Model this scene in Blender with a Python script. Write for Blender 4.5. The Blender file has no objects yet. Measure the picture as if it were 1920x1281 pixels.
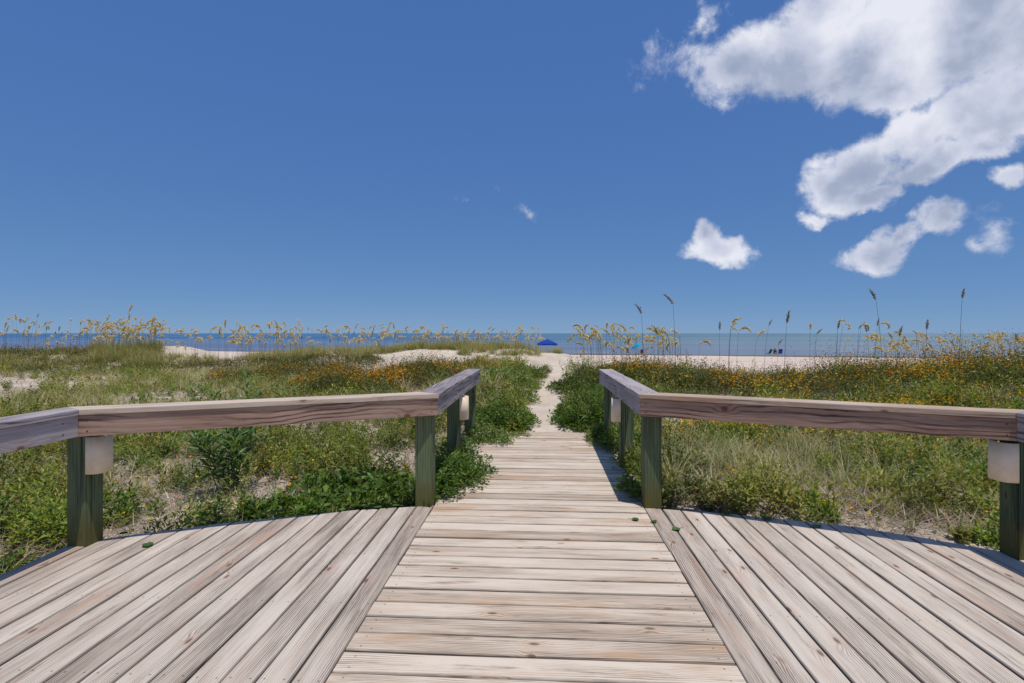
import bpy, bmesh, math, random
import numpy as np
from mathutils import Vector, Matrix

R = math.radians
rng = np.random.default_rng(7)
random.seed(7)
SC = bpy.context.scene
COL = SC.collection

# ------------------------------------------------------------------ camera
F_PX, HOR, CAM_H, YAW = 968.0, 625.0, 1.43, R(3.2)      # focal length and horizon in photo pixels
cam_d = bpy.data.cameras.new('camera')
cam_d.sensor_width = 36.0
cam_d.lens = 36.0 * F_PX / 1920.0
cam_d.shift_y = -15.5 / 1920.0
cam_d.clip_start, cam_d.clip_end = 0.05, 90000.0
cam = bpy.data.objects.new('camera', cam_d)
cam.location = (0.02, 0, CAM_H)
cam.rotation_euler = (R(90), 0, YAW)
COL.objects.link(cam)
SC.camera = cam

# ------------------------------------------------------------------ light
SUN_EL = R(75.5)
SUN_AZ = math.atan2(0.135, -0.20)          # clockwise from +Y; the sun stands behind and right of the camera
sun_d = bpy.data.lights.new('sun', 'SUN')
sun_d.energy, sun_d.angle, sun_d.color = 3.5, R(0.53), (1.0, 0.95, 0.87)
sun = bpy.data.objects.new('sun', sun_d)
sd = Vector((math.sin(SUN_AZ) * math.cos(SUN_EL), math.cos(SUN_AZ) * math.cos(SUN_EL), math.sin(SUN_EL)))
sun.rotation_euler = sd.to_track_quat('Z', 'Y').to_euler()
sun.location = (5, -5, 20)
COL.objects.link(sun)

SC.view_settings.view_transform = 'Standard'
SC.view_settings.look = 'None'
SC.view_settings.gamma = 1.0
SC.view_settings.use_curve_mapping = False
SC.view_settings.exposure = 0.0
SC.cycles.use_denoising = True
SC.cycles.denoising_prefilter = 'ACCURATE'
SC.cycles.max_bounces = 8
SC.cycles.transparent_max_bounces = 4


# ------------------------------------------------------------------ node helper
class G:
    def __init__(s, nt):
        s.nt = nt

    def node(s, typ, **kw):
        n = s.nt.nodes.new(typ)
        for k, v in kw.items():
            setattr(n, k, v)
        return n

    def put(s, sock, v):
        if isinstance(v, bpy.types.NodeSocket):
            s.nt.links.new(v, sock)
        elif v is not None:
            if sock.type == 'RGBA' and len(v) == 3:
                v = (*v, 1.0)
            sock.default_value = v

    def m(s, op, a, b=None, c=None, clamp=False):
        n = s.node('ShaderNodeMath', operation=op, use_clamp=clamp)
        for i, v in enumerate((a, b, c)):
            s.put(n.inputs[i], v)
        return n.outputs[0]

    def v(s, op, a, b=None):
        n = s.node('ShaderNodeVectorMath', operation=op)
        s.put(n.inputs[0], a)
        if b is not None:
            s.put(n.inputs[1], b)
        return n.outputs['Value'] if op in ('DOT_PRODUCT', 'LENGTH') else n.outputs[0]

    def vec(s, x, y, z):
        n = s.node('ShaderNodeCombineXYZ')
        for i, q in enumerate((x, y, z)):
            s.put(n.inputs[i], q)
        return n.outputs[0]

    def sep(s, v):
        n = s.node('ShaderNodeSeparateXYZ')
        s.put(n.inputs[0], v)
        return n.outputs

    def noise(s, vec, scale=1.0, detail=4.0, rough=0.5, dist=0.0, out=0):
        n = s.node('ShaderNodeTexNoise')
        s.put(n.inputs['Vector'], vec)
        n.inputs['Scale'].default_value = scale
        n.inputs['Detail'].default_value = detail
        n.inputs['Roughness'].default_value = rough
        n.inputs['Distortion'].default_value = dist
        return n.outputs[out]

    def ss(s, val, a, b, lo=0.0, hi=1.0):
        n = s.node('ShaderNodeMapRange', interpolation_type='SMOOTHSTEP')
        s.put(n.inputs[0], val)
        for i, q in enumerate((a, b, lo, hi)):
            s.put(n.inputs[i + 1], q)
        return n.outputs[0]

    def mix(s, f, a, b, mode='MIX'):
        n = s.node('ShaderNodeMix', data_type='RGBA', blend_type=mode)
        s.put(n.inputs[0], f)
        s.put(n.inputs[6], a)
        s.put(n.inputs[7], b)
        return n.outputs[2]

    def ramp(s, f, stops):
        n = s.node('ShaderNodeValToRGB')
        cr = n.color_ramp
        while len(cr.elements) < len(stops):
            cr.elements.new(0.5)
        for e, (p, c) in zip(cr.elements, stops):
            e.position = p
            e.color = (*c, 1.0)
        s.put(n.inputs[0], f)
        return n.outputs[0]

    def bump(s, h, strength=0.3, dist=0.01):
        n = s.node('ShaderNodeBump')
        n.inputs['Strength'].default_value = strength
        n.inputs['Distance'].default_value = dist
        s.put(n.inputs['Height'], h)
        return n.outputs[0]


def new_mat(name):
    m = bpy.data.materials.new(name)
    m.use_nodes = True
    nt = m.node_tree
    nt.nodes.clear()
    g = G(nt)
    out = g.node('ShaderNodeOutputMaterial')
    return m, g, out


def principled(g, out, color, rough=0.6, spec=0.3, normal=None, metal=0.0):
    p = g.node('ShaderNodeBsdfPrincipled')
    g.put(p.inputs['Base Color'], color)
    g.put(p.inputs['Roughness'], rough)
    p.inputs['Specular IOR Level'].default_value = spec
    p.inputs['Metallic'].default_value = metal
    if normal is not None:
        g.put(p.inputs['Normal'], normal)
    g.nt.links.new(p.outputs[0], out.inputs[0])
    return p


# ------------------------------------------------------------------ sky with clouds
world = bpy.data.worlds.new('World')
SC.world = world
world.use_nodes = True
world.cycles.sampling_method = 'NONE'
wn = world.node_tree
wn.nodes.clear()
g = G(wn)
w_out = g.node('ShaderNodeOutputWorld')
sky = g.node('ShaderNodeTexSky', sky_type='NISHITA', sun_disc=False)
sky.sun_elevation = SUN_EL
sky.sun_rotation = SUN_AZ
sky.altitude = 0.0
sky.air_density = 0.5
sky.dust_density = 0.0
sky.ozone_density = 8.0
bg_sky = g.node('ShaderNodeBackground')
SKY_S = 0.11
bg_sky.inputs['Strength'].default_value = SKY_S
# soften the sky's gradient the way the photograph's tone curve does
sr = g.node('ShaderNodeSeparateColor')
wn.links.new(sky.outputs[0], sr.inputs[0])
cr_ = g.node('ShaderNodeCombineColor')
for i_, (k_, p_) in enumerate(((.306, .507), (.404, .392), (.566, .195))):
    wn.links.new(g.m('MULTIPLY', g.m('POWER', g.m('MULTIPLY', sr.outputs[i_], SKY_S), p_), k_ / SKY_S), cr_.inputs[i_])
wn.links.new(cr_.outputs[0], bg_sky.inputs['Color'])
tcw = g.node('ShaderNodeTexCoord')
dirv = tcw.outputs['Generated']
# clouds hang in azimuth / elevation, so they stay put wherever the viewer stands
n1 = g.noise(dirv, 4.5, 4, 0.55, out=1)
n2 = g.noise(dirv, 15.0, 5, 0.62, out=1)


def centred(v, k):
    n = g.node('ShaderNodeVectorMath', operation='MULTIPLY_ADD')
    g.put(n.inputs[0], v)
    n.inputs[1].default_value = (k, k, k)
    n.inputs[2].default_value = (-k / 2, -k / 2, -k / 2)
    return n.outputs[0]


dx, dy, dz = g.sep(g.v('NORMALIZE', g.v('ADD', dirv, g.v('ADD', centred(n1, 0.10), centred(n2, 0.055)))))
azel = g.vec(g.m('ARCTAN2', dx, dy), g.m('ARCSINE', dz), 0.0)


def px_dir(px, py):
    a = math.atan((px - 960) / F_PX)
    e = math.atan((HOR - py) / F_PX * math.cos(a))
    return a - YAW, e


BLOBS = [  # photo px, py, half width, half height, tilt degrees, gain
    (1375, 130, 105, 62, -8, 1), (1500, 105, 130, 88, 0, 1.15), (1640, 90, 165, 105, 5, 1.25), (1800, 55, 190, 135, 0, 1.3),
    (1545, 25, 130, 60, 15, 1), (1950, 60, 180, 120, 0, 1.2), (2080, 120, 200, 150, 0, 1.1), (1690, 170, 120, 50, -5, 1),
    (1830, 215, 160, 82, 15, 1.2), (1950, 200, 140, 100, 0, 1.2), (1730, 255, 95, 60, 15, 1), (1620, 318, 105, 58, 12, 1.1),
    (1556, 345, 64, 58, 0, 0.9), (1750, 318, 130, 42, 14, 1), (1880, 280, 80, 36, 10, 0.9), (1530, 402, 44, 20, 10, 0.75),
    (1640, 372, 90, 30, 0, 0.9),
    (1352, 468, 86, 38, -14, 1.05), (1325, 440, 42, 36, -20, 1), (1628, 480, 84, 40, 12, 1), (1690, 458, 60, 18, 20, 0.8),
    (1776, 424, 58, 38, 10, 0.95), (1325, 40, 40, 26, 35, 0.36), (1228, 115, 34, 24, 40, 0.12), (1915, 352, 42, 24, 0, 0.7),
    (1882, 446, 26, 26, 0, 0.18), (1840, 470, 20, 16, 0, 0.3), (885, 380, 34, 14, 0, 0.24), (990, 402, 28, 12, 0, 0.2),
]
EXTRA = [(75, 30, 12, 6), (95, 16, 9, 4), (120, 38, 16, 7), (150, 20, 8, 4), (178, 45, 18, 9), (205, 24, 9, 4), (232, 33, 13, 6),
         (262, 18, 7, 3), (288, 40, 10, 5), (60, 62, 14, 8), (300, 68, 12, 7)]
bl = []
for (px, py, rx, ry, t, gn) in BLOBS:
    a, e = px_dir(px, py)
    k = math.cos(math.atan((px - 960) / F_PX))
    bl.append((a, e, rx / F_PX * k * k / max(0.5, math.cos(e)), ry / F_PX * k, R(t), gn))
for (a, e, ra, re) in EXTRA:
    a = (a + 180) % 360 - 180
    bl.append((R(a), R(e), R(ra), R(re), 0, 1.0))
field = None
for (a, e, ra, re, t, gn) in bl:
    mp = g.node('ShaderNodeMapping', vector_type='TEXTURE')
    g.put(mp.inputs['Vector'], azel)
    mp.inputs['Location'].default_value = (a, e, 0)
    mp.inputs['Rotation'].default_value = (0, 0, t)
    mp.inputs['Scale'].default_value = (ra, re, 1)
    val = g.m('MULTIPLY_ADD', g.v('LENGTH', mp.outputs[0]), -gn, gn)
    field = val if field is None else g.m('SMOOTH_MAX', field, val, 0.2)
nz = g.noise(dirv, 13.0, 8, 0.66, 0.3)
nz_up = g.noise(g.v('ADD', dirv, (0.012, -0.02, 0.03)), 13.0, 4, 0.75, 0.3)
big = g.noise(dirv, 5.0, 4, 0.5)
big_up = g.noise(g.v('ADD', dirv, (0.03, -0.02, 0.06)), 5.0, 4, 0.5)
dens = g.m('ADD', field, g.m('MULTIPLY', g.m('SUBTRACT', nz, 0.5), 1.45))
alpha = g.m('MULTIPLY', g.ss(dens, -0.04, 0.46), 0.97)
thick = g.ss(dens, 0.25, 1.1)
relief = g.m('ADD', g.m('MULTIPLY', g.m('SUBTRACT', nz, nz_up), 0.65), g.m('MULTIPLY', g.m('SUBTRACT', big, big_up), 2.6))
lit = g.m('ADD', 0.80, relief)
lit = g.m('SUBTRACT', lit, g.m('MULTIPLY', thick, 0.30), clamp=True)
ccol = g.ramp(lit, [(0.0, (0.30, 0.35, 0.50)), (0.35, (0.40, 0.46, 0.61)), (0.65, (0.62, 0.66, 0.80)), (1.0, (0.86, 0.88, 0.96))])
bg_c = g.node('ShaderNodeBackground')
wn.links.new(ccol, bg_c.inputs['Color'])
bg_c.inputs['Strength'].default_value = 0.95
mixw = g.node('ShaderNodeMixShader')
wn.links.new(alpha, mixw.inputs[0])
wn.links.new(bg_sky.outputs[0], mixw.inputs[1])
wn.links.new(bg_c.outputs[0], mixw.inputs[2])
wn.links.new(mixw.outputs[0], w_out.inputs[0])


# ------------------------------------------------------------------ general helpers
def cam2w(X, Z):
    return X * math.cos(YAW) - Z * math.sin(YAW) + 0.02, X * math.sin(YAW) + Z * math.cos(YAW)


def at(px, Z):
    return cam2w((px - 960) / F_PX * Z, Z)


def zpix(py, Z):
    return CAM_H - (py - HOR) * Z / F_PX


def link(name, me, m=None, parent=None):
    o = bpy.data.objects.new(name, me)
    COL.objects.link(o)
    if m is not None and me is not None and len(me.materials) == 0:
        me.materials.append(m)
    if parent is not None:
        o.parent = parent
    return o


def tag(o, label=None, cat=None, group=None, kind=None):
    if label:
        o['label'] = label
    if cat:
        o['category'] = cat
    if group:
        o['group'] = group
    if kind:
        o['kind'] = kind
    return o


def thing(name, loc, label, cat, group=None, rz=0.0):
    o = bpy.data.objects.new(name, None)
    o.empty_display_size = 0.1
    o.location = loc
    o.rotation_euler = (0, 0, rz)
    COL.objects.link(o)
    return tag(o, label, cat, group)


def mesh_np(name, V, T, C=None):
    me = bpy.data.meshes.new(name)
    V = np.ascontiguousarray(V, dtype=np.float32)
    T = np.ascontiguousarray(T, dtype=np.int32)
    me.vertices.add(len(V))
    me.vertices.foreach_set('co', V.ravel())
    me.loops.add(T.size)
    me.loops.foreach_set('vertex_index', T.ravel())
    me.polygons.add(len(T))
    me.polygons.foreach_set('loop_start', np.arange(0, T.size, T.shape[1], dtype=np.int32))
    me.update(calc_edges=True)
    if C is not None:
        at_ = me.attributes.new('col', 'FLOAT_COLOR', 'POINT')
        c4 = np.ones((len(V), 4), dtype=np.float32)
        c4[:, :3] = C
        at_.data.foreach_set('color', c4.ravel())
    return me


def bm_mesh(name, bm, smooth=False):
    me = bpy.data.meshes.new(name)
    bmesh.ops.recalc_face_normals(bm, faces=bm.faces)
    bm.to_mesh(me)
    bm.free()
    if smooth:
        for p in me.polygons:
            p.use_smooth = True
    return me


def prism(name, poly, z0, z1, m, parent=None, bevel=0.004, axis_pt=None):
    """plan polygon -> board whose local X runs along its first edge (wood grain follows it)"""
    p = [Vector((x, y)) for x, y in poly]
    a, b = p[0], p[1]
    ang = math.atan2(b.y - a.y, b.x - a.x)
    c = sum(p, Vector((0, 0))) / len(p)
    rot = Matrix.Rotation(-ang, 2)
    loc = [rot @ (q - c) for q in p]
    zc = (z0 + z1) / 2
    bm = bmesh.new()
    lo = [bm.verts.new((q.x, q.y, z0 - zc)) for q in loc]
    hi = [bm.verts.new((q.x, q.y, z1 - zc)) for q in loc]
    n = len(p)
    bm.faces.new(lo[::-1])
    bm.faces.new(hi)
    for i in range(n):
        bm.faces.new((lo[i], lo[(i + 1) % n], hi[(i + 1) % n], hi[i]))
    bmesh.ops.recalc_face_normals(bm, faces=bm.faces)
    if bevel:
        bmesh.ops.bevel(bm, geom=list(bm.edges), offset=bevel, segments=2, affect='EDGES', profile=0.6)
    o = link(name, bm_mesh(name, bm), m, parent)
    o.location = (c.x, c.y, zc)
    o.rotation_euler = (0, 0, ang)
    return o


def bar_bm(bm, a, b, r, n=6, r2=None):
    a, b = Vector(a), Vector(b)
    d = (b - a).normalized()
    u = d.orthogonal().normalized()
    w = d.cross(u)
    r2 = r if r2 is None else r2
    A = [bm.verts.new(a + (u * math.cos(t) + w * math.sin(t)) * r) for t in [2 * math.pi * i / n for i in range(n)]]
    B = [bm.verts.new(b + (u * math.cos(t) + w * math.sin(t)) * r2) for t in [2 * math.pi * i / n for i in range(n)]]
    for i in range(n):
        bm.faces.new((A[i], A[(i + 1) % n], B[(i + 1) % n], B[i]))
    bm.faces.new(A[::-1])
    bm.faces.new(B)


def bar(name, a, b, r, m, parent, n=6, r2=None):
    bm = bmesh.new()
    bar_bm(bm, a, b, r, n, r2)
    return link(name, bm_mesh(name, bm), m, parent)


# ------------------------------------------------------------------ materials
def wood(name, light, mid, dark, ring=85.0, ring_amt=0.5, axis='X', nails=None, knot=(0.14, 0.075, 0.04), warm=(0.42, 0.25, 0.13),
         warm_amt=0.35, algae=None, streak=0.0, rough=0.75, bump=0.35, wander=0.035, knot_gate=0.82, edge_dark=False):
    m, g, out = new_mat(name)
    tc = g.node('ShaderNodeTexCoord')
    oi = g.node('ShaderNodeObjectInfo')
    rnd = oi.outputs['Random']
    o = tc.outputs['Object']
    x, y, z = g.sep(o)
    if axis == 'Z':
        x, y, z = z, g.m('ADD', x, g.m('MULTIPLY', y, 0.6)), y
    r1 = g.m('MULTIPLY', rnd, 71.3)
    r2 = g.m('MULTIPLY', g.m('FRACT', g.m('MULTIPLY', rnd, 13.7)), 9.0)
    X = g.m('ADD', x, r1)
    Y = g.m('ADD', g.m('ADD', y, g.m('MULTIPLY', z, 0.55)), r2)

    def nz(sx, sy, d=3.0, ro=0.5, off=0.0):
        return g.noise(g.vec(g.m('MULTIPLY', X, sx), g.m('MULTIPLY', Y, sy), off), 1.0, d, ro)
    # knots
    vo = g.node('ShaderNodeTexVoronoi', voronoi_dimensions='2D', feature='F1')
    g.put(vo.inputs['Vector'], g.vec(g.m('MULTIPLY', X, 3.6), g.m('MULTIPLY', Y, 8.5), 0.0))
    vo.inputs['Scale'].default_value = 1.0
    gate = g.ss(g.sep(vo.outputs['Color'])[0], knot_gate, knot_gate + 0.05)
    kd = vo.outputs['Distance']
    kmask = g.m('MULTIPLY', g.ss(kd, 0.13, 0.05), gate)
    kring = g.m('MULTIPLY', g.ss(kd, 0.42, 0.08), gate)
    # growth rings meandering along the board
    wob = g.m('ADD', g.m('MULTIPLY', g.m('SUBTRACT', nz(0.9, 5.0, 2.0), 0.5), wander * 2),
              g.m('MULTIPLY', g.m('SUBTRACT', nz(3.5, 22.0, 3.0, 0.6, 4.0), 0.5), wander * 0.35))
    rr = g.m('ADD', g.m('ADD', Y, wob), g.m('MULTIPLY', kring, 0.02))
    sn = g.m('SINE', g.m('MULTIPLY', rr, ring * 2 * math.pi))
    late = g.m('POWER', g.m('MULTIPLY_ADD', sn, 0.5, 0.5), 3.5)
    ring_fade = g.ss(nz(1.1, 9.0, 3.0, 0.5, 7.0), 0.33, 0.66)
    fibre = nz(7.0, 330.0, 3.0, 0.6, 2.0)
    fib2 = nz(1.6, 120.0, 4.0, 0.65, 9.0)
    patch = nz(1.6, 9.0, 4.0, 0.55, 5.0)
    f = g.m('ADD', g.m('MULTIPLY', g.m('MULTIPLY', late, ring_fade), ring_amt),
            g.m('MULTIPLY', g.m('SUBTRACT', fib2, 0.5), 1.25))
    f = g.m('ADD', f, g.m('MULTIPLY', g.m('SUBTRACT', fibre, 0.5), 0.8))
    f = g.m('ADD', f, g.m('MULTIPLY', g.m('SUBTRACT', patch, 0.5), 1.2))
    f = g.m('ADD', f, g.m('MULTIPLY', g.m('SUBTRACT', g.m('FRACT', g.m('MULTIPLY', rnd, 7.31)), 0.5), 0.52))
    col = g.ramp(g.m('ADD', f, 0.16, clamp=True), [(0.0, light), (0.45, mid), (1.0, dark)])
    wmask = g.m('MULTIPLY', g.ss(nz(1.3, 6.5, 4.0, 0.6, 12.0), 0.50, 0.74), g.m('MULTIPLY', g.m('FRACT', g.m('MULTIPLY', rnd, 3.77)), 2 * warm_amt))
    col = g.mix(wmask, col, warm)
    # dark weather streaks, checks and knots
    stain = g.ss(nz(1.9, 16.0, 5.0, 0.65, 21.0), 0.56, 0.72)
    col = g.mix(g.m('MULTIPLY', stain, 0.6), col, dark)
    crack = g.ss(nz(1.4, 70.0, 2.0, 0.4, 31.0), 0.735, 0.765)
    col = g.mix(g.m('MULTIPLY', crack, 0.8), col, (0.035, 0.025, 0.02))
    if streak:
        st = g.ss(nz(0.7, 38.0, 4.0, 0.6, 41.0), 0.5, 0.68)
        col = g.mix(g.m('MULTIPLY', st, streak), col, (0.012, 0.016, 0.012))
    if edge_dark:
        ey = g.m('ADD', g.m('ABSOLUTE', y), g.m('MULTIPLY', g.m('SUBTRACT', nz(4.0, 40.0, 3.0, 0.6, 61.0), 0.5), 0.02))
        col = g.mix(g.m('MULTIPLY', g.ss(ey, 0.057, 0.069), 0.6), col, (0.05, 0.04, 0.034))  # board colour darkened along both long edges so the gaps read as lines
    kcol = g.mix(g.ss(kd, 0.02, 0.13), (0.05, 0.028, 0.018), knot)
    col = g.mix(g.m('MULTIPLY', kring, 0.30), col, warm)
    col = g.mix(g.m('MULTIPLY', kmask, 0.7), col, kcol)
    if nails:
        sp, off, yy = nails
        nx = g.m('SUBTRACT', g.m('ABSOLUTE', g.m('SUBTRACT', g.m('FRACT', g.m('MULTIPLY_ADD', x, 1 / sp, off)), 0.5)), 0.0)
        nx = g.m('MULTIPLY', nx, sp)
        ny = g.m('SUBTRACT', g.m('ABSOLUTE', y), yy)
        nd = g.m('SQRT', g.m('MULTIPLY_ADD', nx, nx, g.m('MULTIPLY', ny, ny)))
        col = g.mix(g.m('MULTIPLY', g.ss(nd, 0.0062, 0.0035), 0.6), col, (0.04, 0.033, 0.03))
    if algae:
        wz = g.sep(g.node('ShaderNodeNewGeometry').outputs['Position'])[2]
        am = g.m('MULTIPLY', g.ss(g.m('ADD', wz, g.m('MULTIPLY', g.m('SUBTRACT', nz(9, 30, 4.0, 0.6, 50.0), 0.5), 0.4)), 0.30, 0.05), 0.8)
        col = g.mix(am, col, algae)
    h = g.m('ADD', g.m('MULTIPLY', fib2, 0.6), g.m('MULTIPLY', g.m('SUBTRACT', 1.0, crack), 0.8))
    h = g.m('ADD', h, g.m('MULTIPLY', fibre, 0.5))
    h = g.m('SUBTRACT', h, g.m('MULTIPLY', late, 0.25))
    principled(g, out, col, rough, 0.25, g.bump(h, bump, 0.004))
    return m


M = {}
M['walk'] = wood('weathered_walk_wood', (0.66, 0.56, 0.45), (0.47, 0.37, 0.28), (0.145, 0.10, 0.07), ring=82, ring_amt=0.85,
                 nails=(1.60, 0.0, 0.038), warm=(0.50, 0.30, 0.165), warm_amt=0.6, knot_gate=.86, edge_dark=True)
M['deck'] = wood('weathered_deck_wood', (0.61, 0.53, 0.44), (0.43, 0.355, 0.285), (0.13, 0.098, 0.078), ring=95, ring_amt=0.95,
                 nails=(0.61, 0.1, 0.042), warm=(0.48, 0.29, 0.20), warm_amt=0.42, knot_gate=.86, edge_dark=True)
M['rail_red'] = wood('reddish_rail_wood', (0.42, 0.285, 0.215), (0.28, 0.175, 0.13), (0.085, 0.045, 0.04), ring=42, ring_amt=0.95,
                     warm=(0.30, 0.15, 0.085), warm_amt=0.3, wander=0.06, knot=(0.06, 0.03, 0.025))
M['rail_cap'] = wood('sunbleached_cap_wood', (0.60, 0.49, 0.39), (0.44, 0.33, 0.25), (0.15, 0.09, 0.065), ring=48, ring_amt=0.5, wander=0.05)
M['rail_grey'] = wood('grey_rail_wood', (0.42, 0.37, 0.38), (0.29, 0.25, 0.255), (0.07, 0.055, 0.06), ring=40, ring_amt=0.85,
                      warm_amt=0.05, wander=0.07, bump=0.5)
M['post'] = wood('green_treated_post', (0.145, 0.175, 0.09), (0.066, 0.098, 0.050), (0.018, 0.028, 0.017), ring=45, ring_amt=0.55, axis='Z',
                 warm=(0.17, 0.15, 0.06), warm_amt=0.3, algae=(0.12, 0.10, 0.024), streak=0.9, knot=(0.03, 0.025, 0.015))
M['joist'] = wood('dark_joist_wood', (0.20, 0.16, 0.12), (0.14, 0.11, 0.08), (0.06, 0.045, 0.035))


def plain(name, color, rough=0.5, spec=0.4, var=0.08, scale=30.0, metal=0.0):
    m, g, out = new_mat(name)
    tc = g.node('ShaderNodeTexCoord')
    n = g.noise(tc.outputs['Object'], scale, 5, 0.6)
    d = tuple(max(0, c * (1 - var * 3)) for c in color)
    l = tuple(min(1, c * (1 + var * 2)) for c in color)
    col = g.mix(g.ss(n, 0.3, 0.7), d, l)
    principled(g, out, col, rough, spec, g.bump(n, 0.08, 0.002), metal)
    return m


M['tan'] = plain('tan_painted_metal', (0.82, 0.67, 0.49), 0.55, 0.3, 0.03, 12)
M['screw'] = plain('rusty_screw', (0.10, 0.07, 0.05), 0.6, 0.5, 0.1, 60, 0.6)
M['tent'] = plain('blue_canopy_cloth', (0.012, 0.055, 0.30), 0.8, 0.1, 0.05, 3)
M['teal'] = plain('turquoise_umbrella_cloth', (0.01, 0.30, 0.48), 0.8, 0.1, 0.05, 3)
M['pole'] = plain('pale_metal_pole', (0.45, 0.45, 0.46), 0.4, 0.5, 0.03, 3, 0.5)
M['green_cloth'] = plain('green_chair_cloth', (0.02, 0.15, 0.055), 0.8, 0.1, 0.05, 8)
M['blue_cloth'] = plain('violet_blue_chair_cloth', (0.025, 0.02, 0.20), 0.8, 0.1, 0.05, 8)
M['maroon_cloth'] = plain('dark_red_chair_cloth', (0.11, 0.02, 0.03), 0.8, 0.1, 0.05, 8)
M['skin'] = plain('skin', (0.42, 0.24, 0.16), 0.5, 0.3, 0.04, 8)
M['shirt'] = plain('dark_shirt_cloth', (0.05, 0.03, 0.03), 0.9, 0.1, 0.05, 8)
M['hair'] = plain('brown_hair', (0.06, 0.035, 0.02), 0.6, 0.3, 0.1, 60)


def leafmat(name, trans=0.35, rough=0.45, spec=0.35):
    m, g, out = new_mat(name)
    a = g.node('ShaderNodeAttribute', attribute_name='col')
    p = g.node('ShaderNodeBsdfPrincipled')
    g.put(p.inputs['Base Color'], a.outputs['Color'])
    p.inputs['Roughness'].default_value = rough
    p.inputs['Specular IOR Level'].default_value = spec
    t = g.node('ShaderNodeBsdfTranslucent')
    g.put(t.inputs['Color'], g.mix(1.0, a.outputs['Color'], (1.25, 1.3, 0.6), 'MULTIPLY'))
    mx = g.node('ShaderNodeMixShader')
    mx.inputs[0].default_value = trans
    g.nt.links.new(p.outputs[0], mx.inputs[1])
    g.nt.links.new(t.outputs[0], mx.inputs[2])
    g.nt.links.new(mx.outputs[0], out.inputs[0])
    return m


M['leaf'] = leafmat('green_leaf')
M['blade'] = leafmat('grass_blade', 0.3, 0.5, 0.3)
M['dry'] = leafmat('dry_straw', 0.15, 0.7, 0.15)
M['petal'] = leafmat('flower_petal', 0.35, 0.6, 0.1)
M['oat'] = leafmat('seed_head_husk', 0.35, 0.6, 0.15)


# ------------------------------------------------------------------ terrain
def smooth(x, a, b):
    t = np.clip((x - a) / (b - a), 0, 1)
    return t * t * (3 - 2 * t)


EDGE_U = [0.0, 0.86, 1.5, 1.85, 2.34, 2.97, 3.25]
EDGE_L = [4.25, 4.25, 4.09, 3.96, 3.77, 3.46, 3.31]
EDGE_R = [4.29, 4.29, 4.18, 4.09, 3.95, 3.60, 3.45]


def edge(u):
    return np.where(np.asarray(u) < 0, np.interp(-np.asarray(u), EDGE_U, EDGE_L), np.interp(u, EDGE_U, EDGE_R))


CTRL = np.array([
    (-2, 5, -.15), (-5, 5, -.2), (-4, 3, -.2), (-4, 0, -.2), (-8, 4, -.2), (-8, 8, -.22), (-3, 8, -.18), (-1.5, 6, -.12), (-1.2, 8.5, -.02),
    (0, 8, -.03), (0, 10.5, -.06), (.1, 13, -.10), (.4, 16, -.06), (.9, 19, .06), (1.4, 22, .14), (-.9, 11, .26), (-.8, 9, .08), (-1.2, 14, .34), (-1.5, 17, .30), (-.6, 16, .22), (-3.5, 16.5, .25),
    (1.2, 9, .14), (.9, 11, .2), (1.8, 12, .36), (2.5, 14.5, .34), (1.3, 15, .25), (3.2, 18, .0), (1.6, 6, -.08), (3, 6.5, -.12), (5, 6, -.15), (4, 3, -.15), (4, 0, -.2), (8, 4, -.2),
    (4, 9, .0), (5, 11.5, .22), (6, 13.5, .18), (8, 12, .24), (10, 12.5, .36), (12, 12, .40), (15, 13, .36), (10, 8, .05), (9, 16, -.1), (6, 18, -.25),
    (12, 20, -.6), (18, 20, -.5), (6, 24, -.6), (12, 27, -1.1), (25, 22, -.8), (3.6, 24, -.1), (2.2, 26.5, .18), (.6, 26, .42), (-1.5, 26.5, .64), (-4, 26.5, .66),
    (-6, 26, .64), (-5.5, 22, .28), (-5.5, 19, -.05), (-3, 21, .30), (-1.5, 21, .22), (-8.5, 25, .42), (-11, 26, .46), (-13, 26, .15), (-16, 26, -.10), (-17.5, 26, .2),
    (-20, 26.5, .74), (-22, 26, .45), (-26, 26, .36), (-32, 26, .4), (-8, 13, -.18), (-14, 13, -.25), (-6, 15, -.12), (-10, 18, -.15), (-16, 19, -.12), (-22, 20, -.05),
    (-12, 8, -.25), (-5, 10.5, -.16), (-4, 13, .0), (18, 8, 0), (14, 4, -.2), (-1, 30, .3), (-8, 30, .2), (-20, 31, .1), (-30, 32, 0), (4, 30, -.7), (20, 14, .3), (30, 18, -.2)])


def vnoise(u, v, s, seed=0):
    """cheap smooth value noise"""
    u, v = np.asarray(u) / s + 100.3, np.asarray(v) / s + 57.7
    iu, iv = np.floor(u).astype(np.int64), np.floor(v).astype(np.int64)
    fu, fv = u - iu, v - iv
    fu, fv = fu * fu * (3 - 2 * fu), fv * fv * (3 - 2 * fv)

    def h(a, b):
        q = (a * 374761393 + b * 668265263 + seed * 982451653) & 0x7fffffff
        q = ((q ^ (q >> 13)) * 1274126177) & 0x7fffffff
        return ((q ^ (q >> 16)) & 0xffff) / 65535.0
    return (h(iu, iv) * (1 - fu) + h(iu + 1, iv) * fu) * (1 - fv) + (h(iu, iv + 1) * (1 - fu) + h(iu + 1, iv + 1) * fu) * fv


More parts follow.
